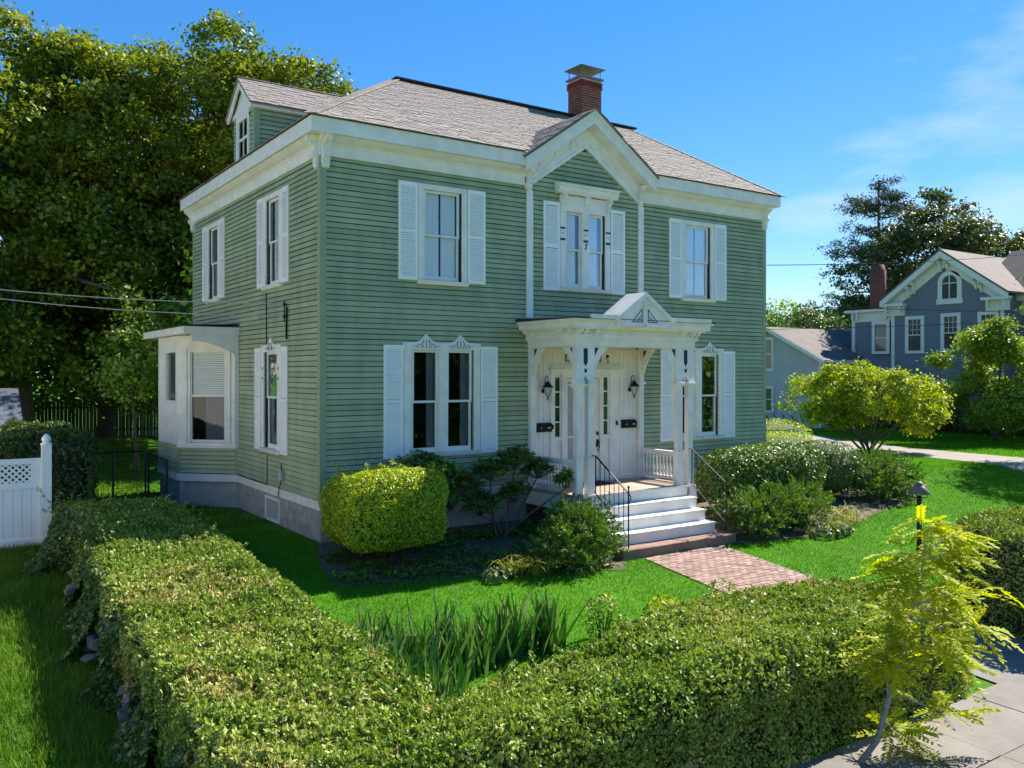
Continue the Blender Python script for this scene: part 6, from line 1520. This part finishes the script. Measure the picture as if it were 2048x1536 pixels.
for i, (px, py, d, rx, rz) in enumerate(tl):
    q = at_depth(px, py, d); 
    tree('distant_tree', ('sunlit distant tree just right of the green house', 'distant tree second from the green house, over the grey wing', 'distant dark tree over the middle of the grey wing roof', 'distant dark tree touching the grey house corner', 'distant tree half hidden by the green house corner')[i], (q.x, q.y, 0), [((q.x, q.y, q.z), (rx, rx, rz)), ((q.x + 1, q.y, q.z - 3), (rx, rx, 3))], 90, 34, .8, .55, .4, ('bright_shrub', 'yew', 'dark_maple', 'yew', 'yew')[i], 120 + i, .3, limbs=5, group='distant trees behind the grey wing')

# ------------------------------------------------------------------ grey house across the drive
GX = 41.0
GF = Frame((GX, 0, 0), (0, 1, 0), (-1, 0, 0))
def gz(px, py, x=GX):
    q = on_x(px, py, x); return q.y, q.z
gh = thing('grey_house', 'blue-grey clapboard house with white bracketed gable and arched window', 'house', (GX, 10, 0))
yl, _ = gz(1784, 700); yr, _ = gz(2018, 700); pk_y, pk_z = gz(1890, 503); el_y, el_z = gz(1772, 603); gp_y, gp_z = gz(1896, 533)
sl = (pk_z - el_z) / (el_y - pk_y)
hw = 1.02 * (el_y - pk_y)
YR_ = pk_y - hw + .45
m = MB(); m.fprism(GF, [(YR_, 0), (yl, 0), (yl, el_z - .4), (pk_y + (yl - pk_y), pk_z - sl * (yl - pk_y) - .3), (pk_y, pk_z - .3), (YR_, pk_z - sl * (pk_y - YR_) - .3)], -9, 0); m.build('wall', 'grey_siding', gh)
m = MB(); ov = .55
for sg in (-1, 1):
    m.add([(GX - ov, pk_y, pk_z), (GX - ov, pk_y + sg * hw, pk_z - sl * hw), (GX + 9, pk_y + sg * hw, pk_z - sl * hw), (GX + 9, pk_y, pk_z), (GX - ov, pk_y, pk_z + .12), (GX - ov, pk_y + sg * hw, pk_z - sl * hw + .12), (GX + 9, pk_y + sg * hw, pk_z - sl * hw + .12), (GX + 9, pk_y, pk_z + .12)], BOXF)
m.build('roof', 'grey_roof', gh)
def chev2(apex, low, half): return [(pk_y - half, apex - sl * half), (pk_y, apex), (pk_y + half, apex - sl * half), (pk_y + half, low - sl * half), (pk_y, low), (pk_y - half, low - sl * half)]
m = MB(); m.fprism(GF, chev2(pk_z - .005, pk_z - .34, hw), ov - .05, ov); m.fprism(GF, chev2(pk_z - .3, pk_z - .36, hw - .05), 0, ov - .051); m.fprism(GF, chev2(pk_z - .36, gp_z - .02, hw - .4), 0.0, .06); m.build('rake_board', 'grey_trim', gh)
for k_, d in enumerate((-.42, -.15, .15, .42)) if False else enumerate((-2.05, -1.75, -.2, .2, 1.75, 2.05)):
    yy = pk_y + d; zt = pk_z - .37 - sl * abs(d)
    MB().fprism(Frame((GX, yy - .06, 0), (-1, 0, 0), (0, 1, 0)), [(0.06, zt), (.45, zt), (.45, zt - .12), (.25, zt - .22), (.16, zt - .5), (.06, zt - .62)], 0, .12).build('bracket', 'grey_trim', gh)
# eave returns
for y0, y1 in ((yl - .95, yl + .45), (YR_ - .4, YR_ + 1.0)):
    zz = el_z - .35
    m = MB(); m.fbox(GF, y0, y1, zz, zz + .16, 0, .5); m.fbox(GF, y0 + .1, y1 - .1, zz - .55, zz, 0, .12)
    for yy in (y0 + .2, y1 - .35): m.fbox(GF, yy, yy + .12, zz - .4, zz, .12, .4)
    m.build('eave_return', 'grey_trim', gh)
MB().fbox(GF, yl - .18, yl + .02, 0, el_z - .9, 0, .05).build('corner_board', 'grey_trim', gh); MB().fbox(GF, YR_, YR_ + .18, 0, el_z - .9, 0, .05).build('corner_board', 'grey_trim', gh)
def gwin(px, y_top, y_bot, w_px, x=GX, fr=GF, grid=True, lower=True):
    yc, zt = gz(px, y_top, x); _, zb = gz(px, y_bot, x); ya, _ = gz(px - w_px / 2, y_top, x); yb_, _ = gz(px + w_px / 2, y_top, x); hw_ = (ya - yb_) / 2; c = .2
    m = MB(); m.fbox(fr, yc - hw_, yc - hw_ + c, zb, zt, 0, .07); m.fbox(fr, yc + hw_ - c, yc + hw_, zb, zt, 0, .07); m.fbox(fr, yc - hw_ + c, yc + hw_ - c, zt - c, zt, 0, .07); m.fbox(fr, yc - hw_ + c, yc + hw_ - c, zb, zb + .16, 0, .08)
    a0, a1, b0, b1 = yc - hw_ + c, yc + hw_ - c, zb + .16, zt - c; mid = (b0 + b1) / 2
    m.fbox(fr, a0, a1, mid - .03, mid + .03, 0, .05); w_ = m.build('window', 'grey_trim', gh)
    if grid:
        m = MB()
        for i in (1, 2): m.fbox(fr, a0 + (a1 - a0) * i / 3 - .012, a0 + (a1 - a0) * i / 3 + .012, mid + .03, b1, .015, .035); m.fbox(fr, a0, a1, mid + (b1 - mid) * i / 3 - .012, mid + (b1 - mid) * i / 3 + .012, .015, .036)
        m.build('muntin', 'grey_trim', w_)
    MB().fbox(fr, a0, a1, mid + .03, b1, .004, .012).build('pane', 'dark_pane', w_); MB().fbox(fr, a0, a1, b0, mid - .03, .004, .012).build('pane', 'dark_pane', w_)
gwin(1830, 632, 707, 38); gwin(1902, 626, 704, 40); gwin(1977, 622, 700, 42)
gwin(1762, 642, 708, 35, grid=False)
# arched attic window
yc, zt = gz(1900, 541); _, zb = gz(1900, 608); ya, _ = gz(1877, 575); yb_, _ = gz(1925, 575); hw_ = (ya - yb_) / 2; zs = zt - hw_
arc = lambda r_, z0: [(yc - r_, z0)] + [(yc - r_ * math.cos(a), zs + r_ * math.sin(a)) for a in np.linspace(0, math.pi, 13)] + [(yc + r_, z0)]
m = MB(); m.fprism(GF, arc(hw_, zb + .12), 0, .06); m.fbox(GF, yc - hw_ - .06, yc + hw_ + .06, zb, zb + .3, 0, .09); m.build('arched_window', 'grey_trim', gh)
aw = bpy.data.objects['arched_window']; MB().fprism(GF, arc(hw_ - .26, zb + .3), .0601, .065).build('pane', 'dark_pane', aw)
m = MB(); m.fbox(GF, yc - .025, yc + .025, zb + .3, zt - .28, .0651, .085); m.fbox(GF, yc - hw_ + .26, yc + hw_ - .26, zs - .05, zs, .0651, .084); m.build('muntin', 'grey_trim', aw)
# lower block at the left of the gable and its cornice
y2, z2 = gz(1703, 625); m = MB(); m.fbox(GF, yl + .021, y2, 0, z2 - .05, -5, -.15); m.build('side_block', 'grey_siding', gh)
m = MB(); m.fbox(GF, yl + .02, y2 + .35, z2 - .05, z2 + .1, -5.3, .25); m.fbox(GF, yl + .02, y2 + .02, z2 - .62, z2 - .051, -.15, -.08); m.fbox(GF, y2 - .17, y2 + .03, 0, z2 - .62, -.15, -.07)
for yy in (yl + .3, y2 - .5, y2 - .2): m.fbox(GF, yy, yy + .12, z2 - .5, z2 - .051, -.08, .15)
m.build('cornice', 'grey_trim', gh)
yc_, zc_ = gz(1756, 530, 44); _, zb_ = gz(1756, 640, 44); m = MB(); m.lathe((44, yc_, 0), [(.48, zb_ - 1), (.48, zc_ - .35), (.42, zc_ - .3), (.36, zc_), (.3, zc_)], 14); m.build('chimney', 'far_brick', gh, True)
# main roof behind the gable, right edge
m = MB(); yR0 = YR_ - 6; m.add([(GX + 1.5, YR_ + 2.5, el_z), (GX + 1.5, yR0, el_z), (GX + 6, yR0, pk_z + .4), (GX + 6, YR_ + 2.5, pk_z + .4), (GX + 10, YR_ + 2.5, el_z), (GX + 10, yR0, el_z)], [(0, 1, 2, 3), (3, 2, 5, 4), (0, 3, 4), (1, 5, 2)]); m.build('main_roof', 'grey_roof_dark', gh)
m = MB(); m.box(GX + 2, GX + 9, yR0 + .3, YR_ + .2, 0, el_z - .02); m.build('main_wall', 'grey_siding', gh)
m = MB(); m.box(GX + 1.3, GX + 2.0, yR0, YR_ + .1, el_z - .35, el_z + .02); m.box(GX + 1.9, GX + 1.99, yR0 + .3, YR_ + .1, el_z - 1.1, el_z - .351); m.build('main_cornice', 'grey_trim', gh)
# gabled wing in front at the left
WX = 37.0; wy1, wz1 = gz(1652, 722, WX); wyr, wzr = gz(1540, 657, WX); WF = Frame((WX, 0, 0), (0, 1, 0), (-1, 0, 0))
wsl = (wzr - wz1) / (wyr - wy1); hW = wyr - wy1
gw = thing('grey_wing', 'light grey clapboard wing with a pinkish shingled gable roof', 'house', (WX, wyr, 0))
m = MB(); m.fprism(WF, [(wy1 + .3, 0), (wyr + hW - .3, 0), (wyr + hW - .3, wz1 + .1), (wyr, wzr - .15), (wy1 + .3, wz1 + .1)], -9, 0); m.build('wall', 'wing_siding', gw)
m = MB()
for sg in (-1, 1): m.add([(WX - .3, wyr, wzr), (WX - .3, wyr + sg * (hW + .1), wzr - wsl * (hW + .1)), (WX + 9, wyr + sg * (hW + .1), wzr - wsl * (hW + .1)), (WX + 9, wyr, wzr)] + [(WX - .3, wyr, wzr + .1), (WX - .3, wyr + sg * (hW + .1), wzr - wsl * (hW + .1) + .1), (WX + 9, wyr + sg * (hW + .1), wzr - wsl * (hW + .1) + .1), (WX + 9, wyr, wzr + .1)], BOXF)
m.build('roof', 'grey_roof', gw)
m = MB()
for sg in (-1, 1): m.fprism(WF, [(wyr, wzr + .08), (wyr + sg * (hW + .1), wzr - wsl * (hW + .1) + .08), (wyr + sg * (hW + .1), wzr - wsl * (hW + .1) - .16), (wyr, wzr - .18)], .3, .34)
m.fbox(WF, wy1 - .12, wy1 + .0, wz1 - .12, wz1 + .05, -5, .3); m.fbox(WF, wy1 + .28, wy1 + .45, 0, wz1, 0, .04); m.build('rake_board', 'grey_trim', gw)
for px, yt, yb2 in ((1536, 675, 742), (1536, 772, 825)):
    ya_, za_ = gz(px, yt, WX); _, zb2 = gz(px, yb2, WX)
    m = MB(); m.fbox(WF, ya_ - .45, ya_ + .45, zb2, za_, 0, .06); w_ = m.build('window', 'grey_trim', gw); MB().fbox(WF, ya_ - .30, ya_ + .30, zb2 + .15, (za_ + zb2) / 2 - .03, .0601, .066).build('pane', 'dark_pane', w_); MB().fbox(WF, ya_ - .30, ya_ + .30, (za_ + zb2) / 2 + .03, za_ - .15, .0601, .066).build('pane', 'dark_pane', w_)
# street wires on the right
cable((12.9, -.05, 6.2), on_x(2100, 503, 40), .15, .011, 'street_wire', 'topmost wire running from the green house corner to the right', 'wire', 'wires at the right')
cable(on_x(1470, 607, 30), on_x(2120, 626, 30), .05, .012, 'street_wire', 'middle wire crossing before the grey house just under its eaves', 'wire', 'wires at the right')
cable(on_x(1470, 660, 31), on_x(2120, 640, 31), .05, .012, 'street_wire', 'lowest wire crossing before the grey house windows', 'wire', 'wires at the right')
# shadowed shrub row at the foot of the grey house
for i, (px, rz) in enumerate(((1700, .8), (1790, .7), (1880, .9), (1960, .8), (2030, .9))):
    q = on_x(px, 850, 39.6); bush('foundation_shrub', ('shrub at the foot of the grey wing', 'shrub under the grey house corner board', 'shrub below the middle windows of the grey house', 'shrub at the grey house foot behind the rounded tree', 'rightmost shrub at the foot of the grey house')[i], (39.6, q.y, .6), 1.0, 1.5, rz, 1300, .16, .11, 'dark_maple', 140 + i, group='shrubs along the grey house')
rc = MB()
fe = thing('garden_fence', 'low dark-green wire fence before the grey wing', 'fence', (35, 22, 0))
for i in range(16): MB().bar((35.4, 15.5 + i * .62, .0), (35.4, 15.9 + i * .62, .75), .05, .05).build('picket', 'green_recycling', fe)

# ivy creeping over the stones
iv = thing('ivy', 'dark ivy creeping over the stones at the hedge foot', 'ivy', (-4.6, -5, float(g(-5)))); rr = np.random.default_rng(95)
n_ = 15000; y_ = rr.uniform(-9.6, 1.6, n_); u_ = rr.random(n_) ** .8; wd = .45 + .25 * np.sin(y_ * 1.3) + .2 * np.sin(y_ * 3.1 + 1) + .25 * np.clip(-6 - y_, 0, 2)
P = np.c_[-4.22 - u_ * wd, y_, g(y_) + (1 - u_) ** 1.4 * .85 + .03 + .05 * rr.random(n_)]
k_ = vnoise(P, 2.3, 4) > -.22; P = P[k_]
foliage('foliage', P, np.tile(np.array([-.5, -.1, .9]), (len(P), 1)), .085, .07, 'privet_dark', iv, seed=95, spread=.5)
# trees across the street, seen mirrored in the window panes
for i, (x_, y_, h_) in enumerate(((15.5, -26, 7.5), (21, -29, 8.5), (37, -27, 8), (45, -30, 8.5))):
    tree('street_tree', ('low leafy tree across the street, nearest the front walk', 'leafy tree across the street, second from the front walk', 'leafy tree across the street opposite the drive', 'farthest leafy tree across the street on the right')[i], (x_, y_, -1.33 if y_ < -12 else float(g(y_))), [((x_, y_, h_ * .5), (h_ * .42, h_ * .38, h_ * .42)), ((x_ + 2, y_, h_ * .3), (h_ * .4, h_ * .3, h_ * .3))], 150, 30, .8, .5, .38, 'yew', 160 + i, .3, limbs=8, bough=30, br=1.4, group='trees outside the view')

# ------------------------------------------------------------------ grass
def grass(name, label, polys, n, h, w, seed, holes=(), mat='grass'):
    rr = np.random.default_rng(seed); Ps = []; ar = [area(p) for p in polys]
    for p, a in zip(polys, ar):
        k_ = int(n * a / sum(ar)); A_ = np.array(p); lo, hi = A_.min(0), A_.max(0); q = lo + rr.random((int(k_ * 1.8 * (hi - lo).prod() / a / 1.5) + 10, 2)) * (hi - lo); q = q[in_poly(q, p)][:k_]; Ps.append(q)
    Q = np.concatenate(Ps)
    for hl in holes: Q = Q[~in_poly(Q, hl)]
    n = len(Q); a = rr.random(n) * 6.283; hh = h * (.5 + .9 * rr.random(n)); ww = w * (.6 + .8 * rr.random(n)); P = np.c_[Q, g(Q[:, 1]) - .006]
    sd = np.c_[np.cos(a), np.sin(a), np.zeros(n)] * ww[:, None] * .5; b2 = rr.random(n) * 6.283; ln = np.c_[np.cos(b2), np.sin(b2), np.zeros(n)] * (hh * rr.random(n) * .8)[:, None]
    V_ = np.stack([P - sd, P + sd, P + ln + np.c_[np.zeros((n, 2)), hh]], 1).reshape(-1, 3); T_ = np.arange(3 * n).reshape(-1, 3)
    t = np.clip(.48 + .26 * vnoise(P, 1.1, seed) + .22 * vnoise(P, 3.7, seed + 1) + .5 * (rr.random(n) - .5), 0, 1)
    dry_ = (vnoise(P, .8, seed + 4) + .5 * vnoise(P, 2.6, seed + 6) > .72) & (rr.random(n) < .45); t[dry_] = .9 + .1 * rr.random(dry_.sum())
    o = fast_mesh(name, V_, T_, t, mat); tag(o, label, 'grass', None, 'stuff')
HOLES = [PATH, [(-.05, -.0), (12.9, 0), (12.9, 9.3), (-.05, 9.3)], [(4.78, -1.8), (8.3, -1.8), (8.3, 0), (4.78, 0)], [(5.0, -2.97), (8.32, -2.97), (8.32, -1.7), (5.0, -1.7)], [(-.5, -2.15), (1.2, -2.35), (2.8, -2.65), (4.7, -3.2), (5.05, -3.0), (5.05, -.0), (-.1, -.0), (-.5, -1.2)], [(8.3, -3.15), (10.2, -3.2), (12.2, -3.0), (14.5, -2.4), (16.9, -2.1), (17.3, -1.1), (14, -.25), (8.3, -.25)]]
grass('grass', 'short bright green grass of the front lawn', [[(-1.9, -7.9), (5.6, -6.9), (9.0, -7.6), (13, -9.4), (24.5, -9.4), (25.1, 3), (25.6, 6), (13, 6), (12.9, 0), (0, 0), (-1.2, 6), (-1.9, 6)]], 330000, .05, .013, 201, HOLES)
grass('grass', 'long shaded grass left of the hedge', [[(-9, -11), (-4.35, -9), (-4.35, 2.6), (-9, 2.6)]], 75000, .13, .014, 202, mat='weedy_grass')
grass('grass', 'sunlit grass of the lawn beyond the drive', [[(28.3, -4), (40, -4), (40, 14), (33.6, 14), (29.6, 9), (28.4, 3)]], 50000, .08, .03, 203)
grass('grass', 'patchy grass of the back garden', [[(-3, 2.6), (0, 2.6), (-1.2, 9.5), (3, 30), (-6, 30), (-3, 11)]], 40000, .09, .03, 204, mat='weedy_grass')
